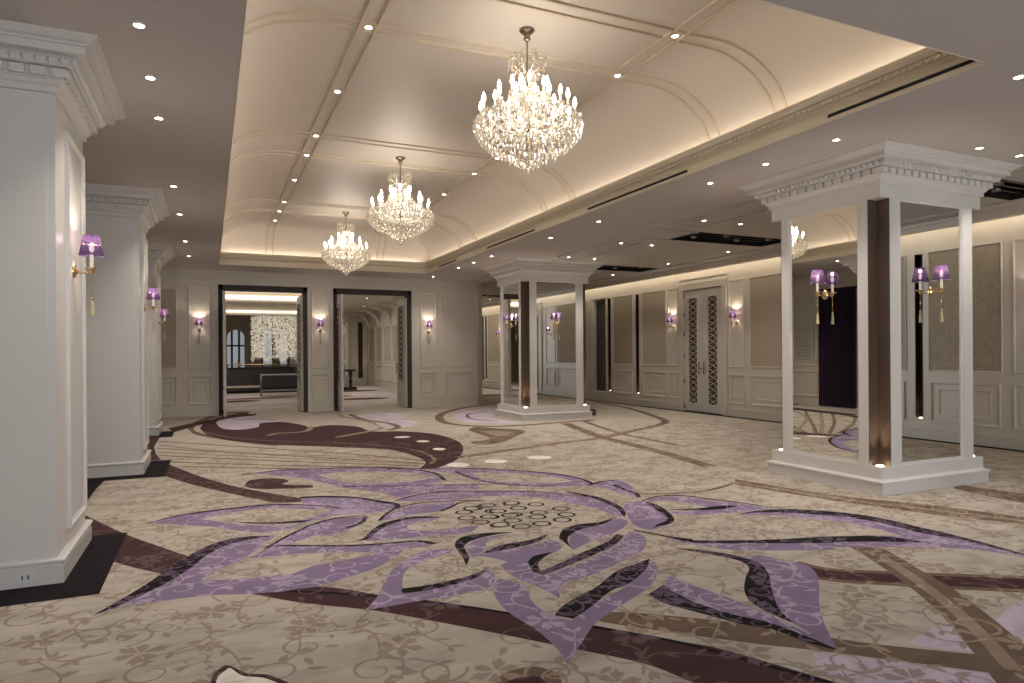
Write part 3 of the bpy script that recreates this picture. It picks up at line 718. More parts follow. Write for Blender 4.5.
# ================================================================== DOWNLIGHTS
def make_downlight():
    r = thing('recessed_downlight', 'x', 'ceiling light')
    p = MB(); p.lathe([(.03, .0), (.031, -.006), (.042, -.007), (.047, -.002), (.047, .002)], 20); p.build('trim_ring', M['chrome'], r)
    p = MB(); p.lathe([(.0, -.0045), (.031, -.0045)], 18); p.build('lens', M['lens'], r)
    lamp('SPOT', 'downlight_beam', r, (0, 0, -.03), 62, (1, .93, .84), .03, (0, 0, 0), 1.75, .8)
    return r
dl0 = make_downlight(); first = [True]
def downlight(x, y, z, lab, grp, power=None):
    o = dl0 if first[0] else copy_tree(dl0); first[0] = False
    o.location = (x, y, z); tag(o, lab, group=grp)
    for c in o.children:
        if c.type == 'LIGHT' and power:
            c.data = c.data.copy(); c.data.energy = power
for i, y in enumerate((4.77, 5.64, 6.57, 9.15, 10.93, 13.48, 15.5)):
    downlight(-.39, y, ZC, 'recessed downlight in the soffit above the left columns, %s from the camera' % ordn(i), 'downlights along the left soffit')
for i, y in enumerate((3.04, 4.66, 5.57, 6.47, 9.05, 10.68, 13.17, 14.22, 15.24, 17.26)):
    downlight(5.6 if i < 6 else 5.48, y, ZC, 'recessed downlight beside the right edge of the ceiling tray, %s from the camera' % ordn(i), 'downlights beside the right tray edge')
lamp('SPOT', 'alcove_fill_spot', None, (-1.35, 12.8, 3.4), 70, (1, .93, .84), .05, (0, -.25, 0), 1.9, .8)  # added to brighten the alcove, no fitting here
lamp('SPOT', 'alcove_fill_spot', None, (-1.35, 8.2, 3.4), 50, (1, .93, .84), .05, (0, -.25, 0), 1.9, .8)  # likewise added fill, in the nearer alcove
for i, (xa, xb, y) in enumerate(((7.19, 7.87, 4.27), (7.11, 7.85, 8.36), (7.1, 7.8, 10.68), (7.08, 7.73, 12.68))):
    where = ['just in front of the near mirrored column', 'just behind the near mirrored column', 'between the ceiling bands of the right aisle', 'just in front of the far mirrored column'][i]
    downlight(xa, y, ZC, 'left recessed downlight of the pair '+where, 'paired downlights over the right aisle'); downlight(xb, y, ZC, 'right recessed downlight of the pair '+where, 'paired downlights over the right aisle')
for y, where in ((10.77, 'nearest'), (12.76, 'second'), (15.12, 'third'), (23.67, 'farthest')):
    downlight(9.78, y, ZC, 'recessed downlight close to the right wall, %s of that row' % where, 'downlights close to the right wall')
for s, xc in (('left', 1.31), ('right', 3.93)):
    for i, y in enumerate((5.0, 5.96, 7.56, 9.2, 10.15, 11.68, 13.42, 14.33, 15.36)):
        downlight(xc, y, VT-.004, 'recessed downlight on the %s rib pair of the ceiling tray, %s from the near end' % (s, ordn(i)), 'downlights between the tray ribs', 52)

# ================================================================== LOBBY AND INNER HALL BEYOND THE DOORS
LY = 18.5
mb = MB(); rect_minus(mb, -3.2, 7.3, YB+.3, 36.3, [], 3.6); 
mb.box(-3.2, 3.5, 24.4, 24.7, 3.3, 3.62); mb.box(-3.2, 3.5, 28.0, 28.3, 3.05, 3.62)
for k in range(7):       # curved plaster ribs over the hall's panelled side
    y = 20.2+k*2.2; pts = []
    for t in range(9):
        a = PI/2*t/8; pts.append((7.24-.95*(1-math.cos(a)), y, 2.85+.72*math.sin(a)))
    ribbon(mb, pts, (0, 1, 0), .25, .08)
struct(mb.build('ceiling_hall', M['wallwhite']))
for y, z, h in ((24.34, 3.4, .1), (27.94, 3.17, .035)):
    p = MB(); p.box(-3, 3.45, y, y+.05, z, z+h); struct(p.build('trim_%d' % (6 if y < 25 else 7), M['glow_soft']))
mb = MB(); mb.box(-3.4, -3.2, YB+.35, 36.3, 0, 3.6); struct(mb.build('wall_lobby', M['wallwhite']))
mb = MB()               # dividing wall between lobby and inner hall
mb.box(3.5, 3.6, 20.5, 36.3, 0, 3.6); struct(mb.build('wall_divider', M['wallwhite']))
# end wall with an arched opening
mb = MB(); Yw = 34.0
arch_c, arch_r, arch_z = 1.12, .38, 2.3
fE = lambda x, z, d: (x, Yw-d, z)
mb.box(-3.2, arch_c-arch_r, Yw, Yw+.2, 0, 3.6); mb.box(arch_c+arch_r, 3.5, Yw, Yw+.2, 0, 3.6)
vs = []; n = 16
for k in range(n+1):
    a = PI*k/n; vs += [(arch_c-arch_r*math.cos(a), Yw, arch_z+arch_r*math.sin(a)), (arch_c-arch_r*math.cos(a), Yw, 3.6)]
mb.add(vs, [(2*k, 2*k+2, 2*k+3, 2*k+1) for k in range(n)])
vs = []
for k in range(n+1):
    a = PI*k/n
    for rr, d in ((arch_r, 0), (arch_r, .06), (arch_r+.14, .06), (arch_r+.14, 0)): vs.append((arch_c-rr*math.cos(a), Yw-d, arch_z+rr*math.sin(a)))
mb.add(vs, [(4*k+j, 4*k+j+1, 4*k+4+j+1, 4*k+4+j) for k in range(n) for j in range(3)])
for xx in (arch_c+arch_r+.32, arch_c+arch_r+.0): mb.box(xx, xx+.14, Yw-.1, Yw, 0, 3.1)
mb.box(1.55, 2.1, Yw-.3, Yw, 2.75, 2.95)
struct(mb.build('wall_far', M['taupe_wall']))
p = MB(); p.box(arch_c-.7, arch_c+.7, Yw+.5, Yw+.52, 0, 3.2); q = struct(p.build('window_1', M['bluelit']))
p = MB()
for xx in (-.16, .16): p.box(arch_c+xx-.05, arch_c+xx+.05, Yw+.44, Yw+.49, 0, 3.2)
p.box(arch_c-.7, arch_c+.7, Yw+.44, Yw+.49, 1.9, 1.98); p.build('window_frame', M['darkwood'], q)
for i, (xa, xb) in enumerate(((2.32, 2.72), (3.08, 3.4))):
    p = MB(); p.box(xa, xb, Yw-.02, Yw-.005, 1.0, 2.7); q = struct(p.build('window_%d' % (i+2), M['bluelit']))
    p = MB(); p.box(xa-.06, xa, Yw-.05, Yw, .95, 2.76); p.box(xb, xb+.06, Yw-.05, Yw, .95, 2.76); p.box(xa-.06, xb+.06, Yw-.05, Yw, 2.7, 2.76); p.build('window_frame', M['darkwood'], q)
# hanging field of crystal beads
q = MB(); rnd = random.Random(11)
for i in range(3600):
    u = rnd.random(); xx = 1.62+1.84*u; yy = 30.2+1.2*rnd.random()
    top = 3.3-.5*max(0, .35-u); bot = 1.15+.25*abs(math.sin(u*9)); z = bot+(top-bot)*rnd.random()
    if abs(xx-2.4) < .22 and 1.4 < z < 2.4 and rnd.random() < .75: continue
    octa(q, xx, yy, z, .019, .042, rnd.uniform(0, 1.5))
for k in range(60):
    xx = 1.62+1.84*rnd.random(); yy = 30.2+1.2*rnd.random(); q.tube([(xx, yy, 3.59), (xx, yy, 1.3)], .0025, 4)
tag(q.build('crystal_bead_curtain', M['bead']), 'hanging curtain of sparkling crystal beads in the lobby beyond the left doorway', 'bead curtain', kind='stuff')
# dark counter with a brass rail, and a console table in front of it
r = thing('reception_counter', 'long dark counter with pale shelf and brass rail in the lobby beyond the left doorway', 'counter', (2.08, 28.4, 0))
p = MB(); p.box(-1.6, 1.35, -.3, .3, .1, .95); p.build('body', M['darkwood'], r)
p = MB(); p.box(-1.65, 1.38, -.36, .34, .95, 1.0); p.build('worktop', M['black'], r)
p = MB(); p.tube([(-1.6, -.38, 1.12), (1.3, -.38, 1.12)], .018, 8)
for k in range(6): p.tube([(-1.5+k*.55, -.38, 1.13), (-1.5+k*.55, -.33, .98)], .01, 6)
p.build('brass_rail', M['gold'], r)
p = MB(); p.box(-1.6, 1.35, -.34, -.3, .22, .30); p.build('pale_shelf', M['cream'], r)
p = MB(); p.box(-1.55, 1.3, -.26, .26, 0, .1); p.build('toe_kick', M['black'], r)
r = thing('console_table', 'dark metal framed console table before the lobby counter, beyond the left doorway', 'table', (2.32, 25.6, 0))
p = MB(); p.box(-.68, .68, -.25, .25, .76, .8); p.build('table_top', M['steel'], r)
p = MB(); p.box(-.64, .64, -.22, .22, .34, .74); p.build('cabinet', M['darkwood'], r)
for a in (-.65, .65):
    for b in (-.22, .22): p = MB(); p.tube([(a, b, 0), (a, b, .77)], .018, 8); p.build('leg', M['steel'], r)
p = MB(); p.box(-.65, .65, -.23, .23, .2, .24); p.build('lower_shelf', M['steel'], r)
r = thing('stacked_trays', 'small pale tiered stand on the lobby counter, seen at the left of the left doorway', 'tiered stand', (1.0, 28.3, 1.002))
p = MB(); p.tube([(0, 0, 0), (0, 0, .34)], .012, 8); p.build('stem', M['steel'], r)
for k in range(3):
    p = MB(); p.lathe([(0, .05+.12*k), (.15-.03*k, .055+.12*k), (.155-.03*k, .075+.12*k), (0, .065+.12*k)], 16); p.build('tray', M['cream'], r)
# inner hall: ornate dark console and a dressed end wall
r = thing('ornate_console', 'dark ornate console table in the inner hall beyond the right doorway', 'table', (5.3, 28.6, 0))
p = MB(); p.box(-.75, .28, -.25, .25, .78, .86); p.build('table_top', M['darkwood'], r)
for a in (-.6, -.25, .12):
    p = MB(); p.lathe([(.05, .12), (.03, .2), (.06, .35), (.025, .5), (.06, .65), (.07, .78)], 12, a, -.1); p.lathe([(.05, .12), (.03, .2), (.06, .35), (.025, .5), (.06, .65), (.07, .78)], 12, a, .12); p.build('baluster_leg', M['darkwood'], r)
p = MB(); p.box(-.78, .32, -.28, .28, 0, .12); p.build('base', M['darkwood'], r)
mb = MB(); mb.box(3.6, 7.24, 34.0, 34.2, 0, 3.6); fH = lambda x, z, d: (x, 34.0-d, z); frame(mb, fH, 6.45, 6.75, .4, 3.1); mb.box(6.3, 6.42, 33.9, 34.0, 0, 3.3); mb.box(5.55, 5.67, 33.9, 34.0, 0, 3.3)
wh = struct(mb.build('wall_end', M['wallwhite']))
p = MB(); bar(p, fH, 5.67, 6.3, .4, 3.1, 0, .02); p.build('mirror_panel', M['mirror'], wh)
p = MB(); bar(p, fH, 6.83, 7.05, .3, 3.1, 0, .03); p.build('bronze_strip', M['bronze_d'], wh)
lamp('SPOT', 'end_uplight', wh, (6.94, 33.85, .34), 12, (1, .72, .5), .03, (PI, 0, 0), 1.0)
o = copy_tree(sc0); o.location = (5.2, 34.0, 2.3); o.rotation_euler = (0, 0, 0); tag(o, 'tiny purple shaded sconce on the end wall seen through the right doorway')
for i, (x, y) in enumerate(((3.6, 21), (4.7, 21), (5.7, 21), (3.6, 25), (5.4, 25.2), (4.9, 29.5), (6.2, 29.5))):
    downlight(x, y, 3.6, 'small recessed downlight in the inner hall ceiling beyond the right doorway, %s' % ['front row left', 'front row middle', 'front row right', 'second row left', 'second row right', 'back row left', 'back row right'][i], 'downlights in the inner hall', 34)
for i, (x, y) in enumerate(((.7, 19.6), (1.3, 19.6), (1.9, 19.6), (.5, 22.5), (1.8, 22.5), (1.2, 26.6))):
    downlight(x, y, 3.6, 'small recessed downlight in the lobby ceiling beyond the left doorway, %s' % ['front row left', 'front row middle', 'front row right', 'second row left', 'second row right', 'back single one'][i], 'downlights in the lobby', 34)

lamp('AREA', 'lobby_fill', None, (.6, 26.0, 3.02), 55, (1, .93, .85), 3, (0, 0, 0), sy=5)  # fill added to brighten the lobby, no fitting modelled
lamp('AREA', 'hall_fill', None, (5.0, 26, 3.5), 110, (1, .93, .85), 2, (0, 0, 0), sy=10)  # added fill for the dark inner hall, no lamp body
lamp('AREA', 'aisle_fill', None, (9.2, 26, 3.5), 60, (1, .9, .78), 2, (0, 0, 0), sy=6)  # added fill over the far aisle, without a fitting
# ================================================================== ROOM LIGHT
# cool fill light added behind the camera, standing in for unseen daylight
lamp('AREA', 'daylight_fill', None, (3.5, YF+.15, 1.9), 310, (.86, .92, 1), 9, (PI/2, 0, 0), sy=2.4)
w = bpy.data.worlds.new('room_ambient'); scn.world = w; w.use_nodes = True
w.node_tree.nodes['Background'].inputs[0].default_value = (1, .92, .82, 1); w.node_tree.nodes['Background'].inputs[1].default_value = .05
# ================================================================== CARPET
# every motif was surveyed on the photograph and laid out on the floor plane
VIEWS = {'A': (80, 450, .26345), 'B': (300, 450, .24887), 'C': (470, 470, .29294), 'D': (640, 490, .28241), 'E': (830, 480, .29709),
         'F': (150, 400, .32227), 'G': (420, 400, .32227), 'K': (574, 383, .43945), 'L': (300, 383, .43945), 'N': (0, 383, .43945), 'P': (0, 0, 1)}
def crom(pts, sub=5):
    if len(pts) < 3: return list(pts)
    out = []; n = len(pts)
    for i in range(n-1):
        p0, p1, p2, p3 = pts[max(i-1, 0)], pts[i], pts[i+1], pts[min(i+2, n-1)]
        for k in range(sub):
            t = k/sub
            out.append(tuple(.5*((2*p1[j]) + (-p0[j]+p2[j])*t + (2*p0[j]-5*p1[j]+4*p2[j]-p3[j])*t*t + (-p0[j]+3*p1[j]-3*p2[j]+p3[j])*t**3) for j in range(2)))
    out.append(pts[-1]); return out
def W(view, pts):
    ox, oy, s = VIEWS[view]; return [floor_at(ox+s*a, oy+s*b) for a, b in pts]
SH = []      # (colour, polygon) painted in order
def shape(col, view, *curves, sm=True):
    poly = []
    for c in curves:
        w = W(view, c)
        if sm: w = crom(w)
        if poly and (poly[-1][0]-w[0][0])**2+(poly[-1][1]-w[0][1])**2 < 1e-8: w = w[1:]
        poly += w
    SH.append((col, poly))
def mix(col, *segs):            # curves from several views
    poly = []
    for view, c in segs: poly += crom(W(view, c))
    SH.append((col, poly))
def rib_poly(pts, w0, w1=None, taper=False):
    n = len(pts); L = []; R = []
    for i, p in enumerate(pts):
        a, b = pts[max(i-1, 0)], pts[min(i+1, n-1)]; tx, ty = b[0]-a[0], b[1]-a[1]; l = math.hypot(tx, ty) or 1
        u = i/(n-1); w = w0 if w1 is None else w0+(w1-w0)*u
        if taper: w = w0*max(.08, math.sin(PI*min(1, max(0, u)))**.6)
        nx, ny = -ty/l*w/2, tx/l*w/2; L.append((p[0]+nx, p[1]+ny)); R.append((p[0]-nx, p[1]-ny))
    return L + R[::-1]
def ribbonf(col, view, pts, w, taper=False):
    SH.append((col, rib_poly(crom(W(view, pts)), w, None, taper)))
def disc(col, x, y, r, n=14, ry=None): SH.append((col, [(x+r*math.cos(2*PI*k/n), y+(ry or r)*math.sin(2*PI*k/n)) for k in range(n)]))
BE, BR, TA, BK, PU, LI, CRM, LT, BO = range(9)   # beige, maroon brown, taupe, black, purple, lilac, cream, pale-taupe

# far field: swoosh, bands, ring round the far column
for pts in ([(25,128),(150,142),(300,155),(600,166),(800,176),(865,190)], [(22,150),(150,158),(300,172),(550,180),(800,186),(850,196)], [(30,172),(200,180),(420,190),(640,196),(830,204)],
            [(60,192),(200,197),(400,203),(600,205),(800,209)], [(100,206),(260,212),(420,213),(560,215)]): ribbonf(TA, 'F', [pts[0], pts[len(pts)//2], pts[-1]], .07)
for pts in ([(25,140),(150,150),(300,164),(600,173),(820,182)], [(24,162),(200,170),(420,181),(640,188),(840,199)]): ribbonf(LT, 'F', [pts[0], pts[len(pts)//2], pts[-1]], .08)
shape(TA, 'F', [(135,88),(160,70),(235,45),(300,40),(310,36),(240,38),(170,55),(120,80),(128,100),(160,112),(260,128),(380,142),(380,136),(260,122),(170,106),(140,96)])
shape(BR, 'F', [(155,88),(175,68),(235,48),(300,38)], [(300,38),(345,62),(420,69),(470,77),(500,86)], [(500,86),(560,78),(640,82),(690,97),(780,97),(880,105),(950,125),(972,150),(955,182),(905,206),(855,216),(822,221)],
      [(822,221),(852,200),(848,186),(800,167),(740,154),(650,149),(500,143),(380,139),(250,126),(180,109),(155,88)])
shape(LI, 'F', [(205,72),(225,58),(300,50),(360,56),(420,66)], [(420,66),(345,72),(335,84),(280,92),(225,88),(205,72)])
ribbonf(TA, 'F', [(260,60),(330,58),(400,62)], .12, True)
ribbonf(LT, 'F', [(366,110),(400,103),(460,100),(490,94),(500,82)], .12)
ribbonf(LT, 'F', [(578,116),(620,108),(680,97),(720,86),(690,70),(600,52),(590,44)], .13)
ribbonf(TA, 'F', [(165,98),(250,116),(400,128),(560,132),(740,143),(840,160),(882,182),(872,198)], .05)
for a, b, rx in ((783,115,28), (847,128,22), (897,152,22)):
    x, y = W('F', [(a, b)])[0]; x1, _ = W('F', [(a+rx, b)])[0]; disc(CRM, x, y, abs(x1-x), 16, .13)
# pale patches in front of the doorways and dark entry strip
shape(LI, 'F', [(640,48),(720,40),(800,44),(780,58),(700,62),(650,56),(640,48)]); shape(LI, 'F', [(700,72),(770,62),(830,70),(780,84),(720,84),(700,72)])
mix(BR, ('F', [(55,88),(150,68),(225,55),(330,42)]), ('F', [(330,47),(240,58),(160,76),(75,100)]))
ribbonf(TA, 'F', [(620,44),(660,60),(740,72),(770,84),(740,94)], .14)
ribbonf(TA, 'G', [(240,14),(150,22),(75,40),(60,58),(95,74),(200,82),(320,78),(430,70),(540,62)], .2)
shape(LI, 'G', [(110,44),(150,32),(225,26)], [(225,26),(228,42),(235,58),(320,70),(200,72),(130,66),(105,54),(110,44)])
ribbonf(TA, 'G', [(205,36),(150,44),(160,58),(240,66)], .08)
shape(TA, 'G', [(150,94),(170,84),(240,88),(300,91),(328,98),(300,112),(265,128),(215,138),(168,136),(160,130),(205,124),(215,116),(185,106),(150,94)])
shape(LT, 'G', [(185,96),(240,95),(290,100),(250,112),(215,106),(185,96)])
ribbonf(TA, 'G', [(120,178),(300,152),(450,131),(560,118),(640,100),(760,70),(720,48),(640,24),(540,6)], .17)
ribbonf(LT, 'G', [(135,176),(300,151),(450,130),(560,117),(630,101)], .05)
ribbonf(TA, 'G', [(450,72),(500,92),(560,114),(640,134),(760,165),(900,206)], .22); ribbonf(TA, 'G', [(510,66),(560,84),(640,108),(800,140)], .12)
shape(BR, 'G', [(529,28),(543,28),(548,48),(530,48)], sm=False)
ribbonf(TA, 'K', [(84,236),(110,249),(200,252),(300,245),(370,226)], .06)
for a, b, rx in ((235,190,40), (370,178,44), (118,201,38)):
    x, y = W('G', [(a, b)])[0]; x1, _ = W('G', [(a+rx, b)])[0]; disc(CRM, x, y, abs(x1-x), 20, .17)
for x, y, r, ry, c in ((1.2, 20.2, .9, .3, LI), (1.9, 22.5, .8, .6, LI), (.6, 23.4, .9, .5, BR), (1.6, 24.6, 1.2, .35, BR), (.8, 26.0, 1.0, .5, LI), (3.9, 20.6, .7, .4, LI), (4.7, 22.6, .9, .5, BR), (3.9, 24.4, .8, .5, TA), (5.6, 25.0, .9, .7, LI), (5.2, 27.6, 1.2, .6, BR), (6.2, 29.5, .8, .8, LI), (6.3, 22.0, .5, 1.0, TA), (9.2, 22, 1.2, .5, TA), (9.0, 25.5, 1.3, .4, BR), (9.6, 19.6, .8, .4, TA)): disc(c, x, y, r, 20, ry)
# right foreground geometry
mix(TA, ('P', [(735,479),(830,494.5),(930,505),(1024,517),(1075,522)]), ('P', [(1075,531),(1024,524.5),(930,514),(830,500),(735,484.5)]))
ribbonf(LT, 'P', [(735,482),(830,497.5),(930,509.5),(1024,520.5),(1070,526)], .05)
mix(TA, ('P', [(950,483),(1024,493.5),(1080,499)]), ('P', [(1080,509),(1024,503),(955,489)]))
shape(BR, 'P', [(251,593.6),(319,586.5),(380,595),(420,600.6),(470,606),(545,618),(593,625),(646,635.5),(690,643),(725,650),(838,683),(960,720),(1050,760)],
      [(950,770),(830,722),(740,699),(694,683),(646,664),(580,650),(530,640),(470,628),(412,617),(370,610),(300,602.5),(251,593.6)])
ribbonf(BK, 'P', [(285,591),(380,596),(470,607.5),(593,627),(690,645),(838,685)], .035)
shape(LI, 'P', [(812,652),(860,657),(990,674)], [(990,674),(1010,700),(930,706),(845,683),(820,668),(812,652)])
shape(LI, 'E', [(270,545),(330,505),(400,488),(440,540),(482,578)], [(482,578),(360,568),(270,545)])
shape(LI, 'E', [(560,470),(600,430),(653,400),(700,380)], [(720,620),(653,550),(590,500),(560,470)])
shape(TA, 'P', [(598,612),(640,613),(747,624),(860,642),(973,654),(1024,659),(1090,666)], [(1090,690),(1030,680),(990,673),(830,652),(750,643),(640,628),(598,621)])
shape(BR, 'P', [(797,562),(830,570),(890,573),(1024,578),(1090,581)], [(1090,592),(1024,590),(948,587),(890,583),(830,579.5),(797,572)])
ribbonf(TA, 'P', [(797,562),(830,569.5),(890,572.5),(1024,577.5),(1090,580)], .06); ribbonf(TA, 'P', [(797,572.5),(830,580),(890,584),(948,587.5),(1024,591),(1090,593)], .06)
shape(TA, 'E', [(60,222),(150,222),(230,258),(300,300),(420,370),(540,460),(653,555),(720,620)], [(720,760),(600,720),(560,683),(480,578),(400,480),(300,385),(200,310),(110,250),(60,222)])
ribbonf(LT, 'E', [(180,262),(290,335),(400,420),(500,510),(620,640)], .08)
shape(BR, 'N', [(478,683),(486,662),(500,650),(520,642),(560,660),(610,664),(660,683)], [(660,705),(560,712),(478,705)])
shape(CRM, 'N', [(490,690),(496,668),(512,655),(525,649),(552,666),(600,671),(645,688)], [(640,705),(560,708),(490,690)])
shape(TA, 'L', [(432,690),(465,660),(505,648),(545,646),(585,662),(600,690)], [(560,712),(500,715),(432,690)])
shape(BR, 'L', [(455,690),(490,672),(540,668),(575,690)], [(540,708),(490,708),(455,690)])
# brown sweep from the first column to the flower and from the second column
shape(BR, 'A', [(-10,232),(25,250),(175,320),(300,365),(410,402),(520,420)], [(420,500),(300,468),(220,450),(120,423),(60,405),(-30,360)])
shape(BR, 'F', [(20,186),(60,200),(150,235),(250,265),(350,285),(440,300),(480,306)], [(480,316),(395,318),(340,309),(250,290),(130,262),(50,237),(10,225)])
shape(BR, 'F', [(295,262),(310,249),(360,243),(415,245),(430,253),(410,260),(440,263),(503,264)], [(503,264),(500,272),(420,275),(340,276),(300,270),(295,262)])
# black borders round the left columns
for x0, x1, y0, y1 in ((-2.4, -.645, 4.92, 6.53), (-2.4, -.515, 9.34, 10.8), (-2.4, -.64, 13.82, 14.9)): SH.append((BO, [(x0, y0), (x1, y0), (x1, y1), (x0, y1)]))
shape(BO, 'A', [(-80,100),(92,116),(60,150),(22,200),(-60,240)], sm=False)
shape(BR, 'P', [(120,437),(160,437),(154,447),(156,454),(161,460),(120,463)], sm=False)
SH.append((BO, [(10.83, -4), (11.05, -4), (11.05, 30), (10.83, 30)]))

# --- the big flower --------------------------------------------------------
# back petals
mix(PU, ('F', [(320,228),(400,216),(560,212),(690,210),(800,215),(880,225),(915,246)]), ('F', [(915,246),(860,262),(760,266),(640,270),(560,262),(500,248),(430,238),(320,228)]))
shape(BE, 'F', [(520,232),(600,224),(720,222),(830,228),(880,240)], [(880,240),(820,252),(700,258),(600,254),(520,232)])
ribbonf(BK, 'F', [(285,231),(340,225),(420,217),(560,211),(690,209),(800,214),(880,226),(917,250)], .05)
shape(PU, 'F', [(560,268),(700,266),(860,264),(1000,262),(1020,270)], [(1020,278),(900,282),(820,290),(780,302),(700,285),(560,268)])
ribbonf(BK, 'F', [(600,268),(700,267),(860,264),(1000,262),(1060,264)], .035)
mix(PU, ('G', [(-40,214),(60,212),(160,213),(290,219),(420,230),(500,246),(540,264)]), ('G', [(540,264),(440,268),(330,268),(240,262),(170,250),(120,232),(60,222),(-40,214)]))
shape(BE, 'G', [(160,226),(280,226),(400,236),(480,252)], [(480,252),(400,258),(300,256),(200,246),(160,226)])
ribbonf(BK, 'G', [(-100,214),(40,212),(160,212),(290,218),(420,229),(500,245),(542,263)], .05); ribbonf(BK, 'G', [(110,222),(150,238),(220,256),(320,265),(420,267)], .04)
shape(PU, 'G', [(520,266),(570,254),(620,250),(660,270),(682,300)], [(682,300),(650,296),(600,282),(560,272),(520,266)])
ribbonf(BK, 'G', [(518,266),(560,254),(620,246)], .05, True); ribbonf(BK, 'G', [(600,262),(640,280),(668,288),(680,302)], .05)
# left petals
mix(PU, ('A', [(245,283),(350,254),(450,237),(600,219),(740,207),(850,208)]), ('B', [(0,190),(100,186),(220,190),(320,203),(385,214),(402,226)]),
    ('B', [(402,226),(360,240),(300,252),(200,256),(120,268),(60,284),(0,300)]), ('A', [(800,300),(700,312),(600,306),(500,291),(400,286),(290,279),(245,283)]))
mix(BE, ('A', [(455,262),(540,243),(640,228),(740,221),(850,224),(900,232)]), ('B', [(70,226),(125,240)]), ('B', [(125,240),(70,262),(20,276)]), ('A', [(820,284),(740,288),(640,284),(540,274),(455,262)]))
ribbonf(BK, 'A', [(245,283),(350,254),(450,237),(600,219),(740,207),(911,212),(1000,222)], .06, True)
shape(BK, 'A', [(540,266),(620,274),(750,273),(880,263)], [(880,263),(860,272),(760,280),(640,279),(540,266)])
mix(BK, ('B', [(0,188),(100,184),(220,188),(320,202),(385,212),(405,220)]), ('B', [(405,220),(395,236),(370,236),(380,222),(310,209),(220,195),(100,190),(0,194)]))
mix(PU, ('A', [(640,412),(705,374),(760,340),(830,305),(870,287),(911,278)]), ('B', [(50,300),(150,275),(270,264)]), ('B', [(270,264),(255,290),(200,318),(120,346),(40,366),(-40,372)]), ('A', [(760,400),(700,405),(640,412)]))
shape(BE, 'A', [(760,372),(840,340),(911,322),(960,330)], [(960,345),(880,362),(760,372)])
ribbonf(BK, 'A', [(705,375),(760,341),(830,306),(870,287),(911,278)], .035); ribbonf(BK, 'B', [(0,322),(60,296),(150,273),(268,262)], .04, True)
shape(BK, 'B', [(255,268),(270,266),(262,288),(225,305),(160,320)], [(160,320),(220,298),(245,285),(255,268)])
mix(PU, ('A', [(45,630),(150,571),(250,511),(330,456),(400,411),(470,371),(560,341),(650,328),(745,326)]), ('A', [(745,326),(700,355),(660,385),(600,425),(520,455),(455,492)]), ('A', [(455,492),(560,492),(680,482),(800,472)]),
    ('B', [(60,462),(150,448),(250,428),(370,396),(415,404)]), ('B', [(415,404),(370,440),(290,480),(180,515),(80,546),(0,556)]), ('A', [(780,536),(640,546),(480,553),(330,571),(180,591),(45,630)]))
mix(PU, ('B', [(-90,392),(0,386),(150,386),(300,380),(460,366),(552,374)]), ('B', [(552,374),(500,390),(420,398),(300,410),(150,412),(0,416),(-90,420)]))
shape(BK, 'A', [(45,630),(150,570),(250,510),(330,455),(400,410),(470,370),(560,340),(650,327),(745,325)], [(745,325),(650,338),(565,358),(490,394),(430,440),(370,480),(290,525),(170,581),(45,630)])
ribbonf(BK, 'B', [(-95,384),(0,384),(150,385),(300,379),(400,370),(460,365)], .04); shape(BK, 'B', [(450,364),(500,364),(556,374)], [(556,374),(520,377),(450,364)])
# petals reaching the seed head
shape(PU, 'B', [(265,360),(320,312),(380,285),(450,270),(560,268),(520,285),(440,298),(440,318),(520,322),(620,312),(720,302)], [(720,302),(690,328),(600,340),(500,346),(400,358),(265,366)])
shape(BK, 'B', [(205,370),(255,354),(285,325),(330,296),(420,272),(500,266),(590,270)], [(590,270),(500,273),(430,280),(350,304),(310,330),(270,358),(205,370)])
shape(PU, 'B', [(325,284),(380,244),(470,220),(620,206)], [(620,206),(610,230),(560,247),(480,256),(400,272),(325,284)])
ribbonf(BK, 'B', [(318,284),(370,242),(460,216),(600,205),(740,202)], .035); ribbonf(BK, 'B', [(565,246),(610,228),(640,212),(700,203)], .035)
shape(PU, 'B', [(380,206),(450,186),(560,169),(700,168),(760,172)], [(760,172),(720,190),(600,200),(480,204),(380,206)])
ribbonf(BK, 'B', [(372,206),(450,185),(560,167),(700,167)], .04, True)
# ring of purple behind the seed head
mix(PU, ('G', [(0,298),(60,288),(150,284),(300,284),(430,290),(540,304),(610,330),(634,362)]), ('G', [(634,362),(600,358),(560,342),(470,320),(380,304),(280,298),(150,300),(60,306),(0,298)]))
ribbonf(BK, 'G', [(-30,292),(60,287),(150,283),(300,283),(430,289),(540,303)], .04, True)
shape(BK, 'C', [(330,72),(430,90),(500,116),(530,140),(528,162)], [(528,162),(518,150),(490,125),(425,98),(330,76)])
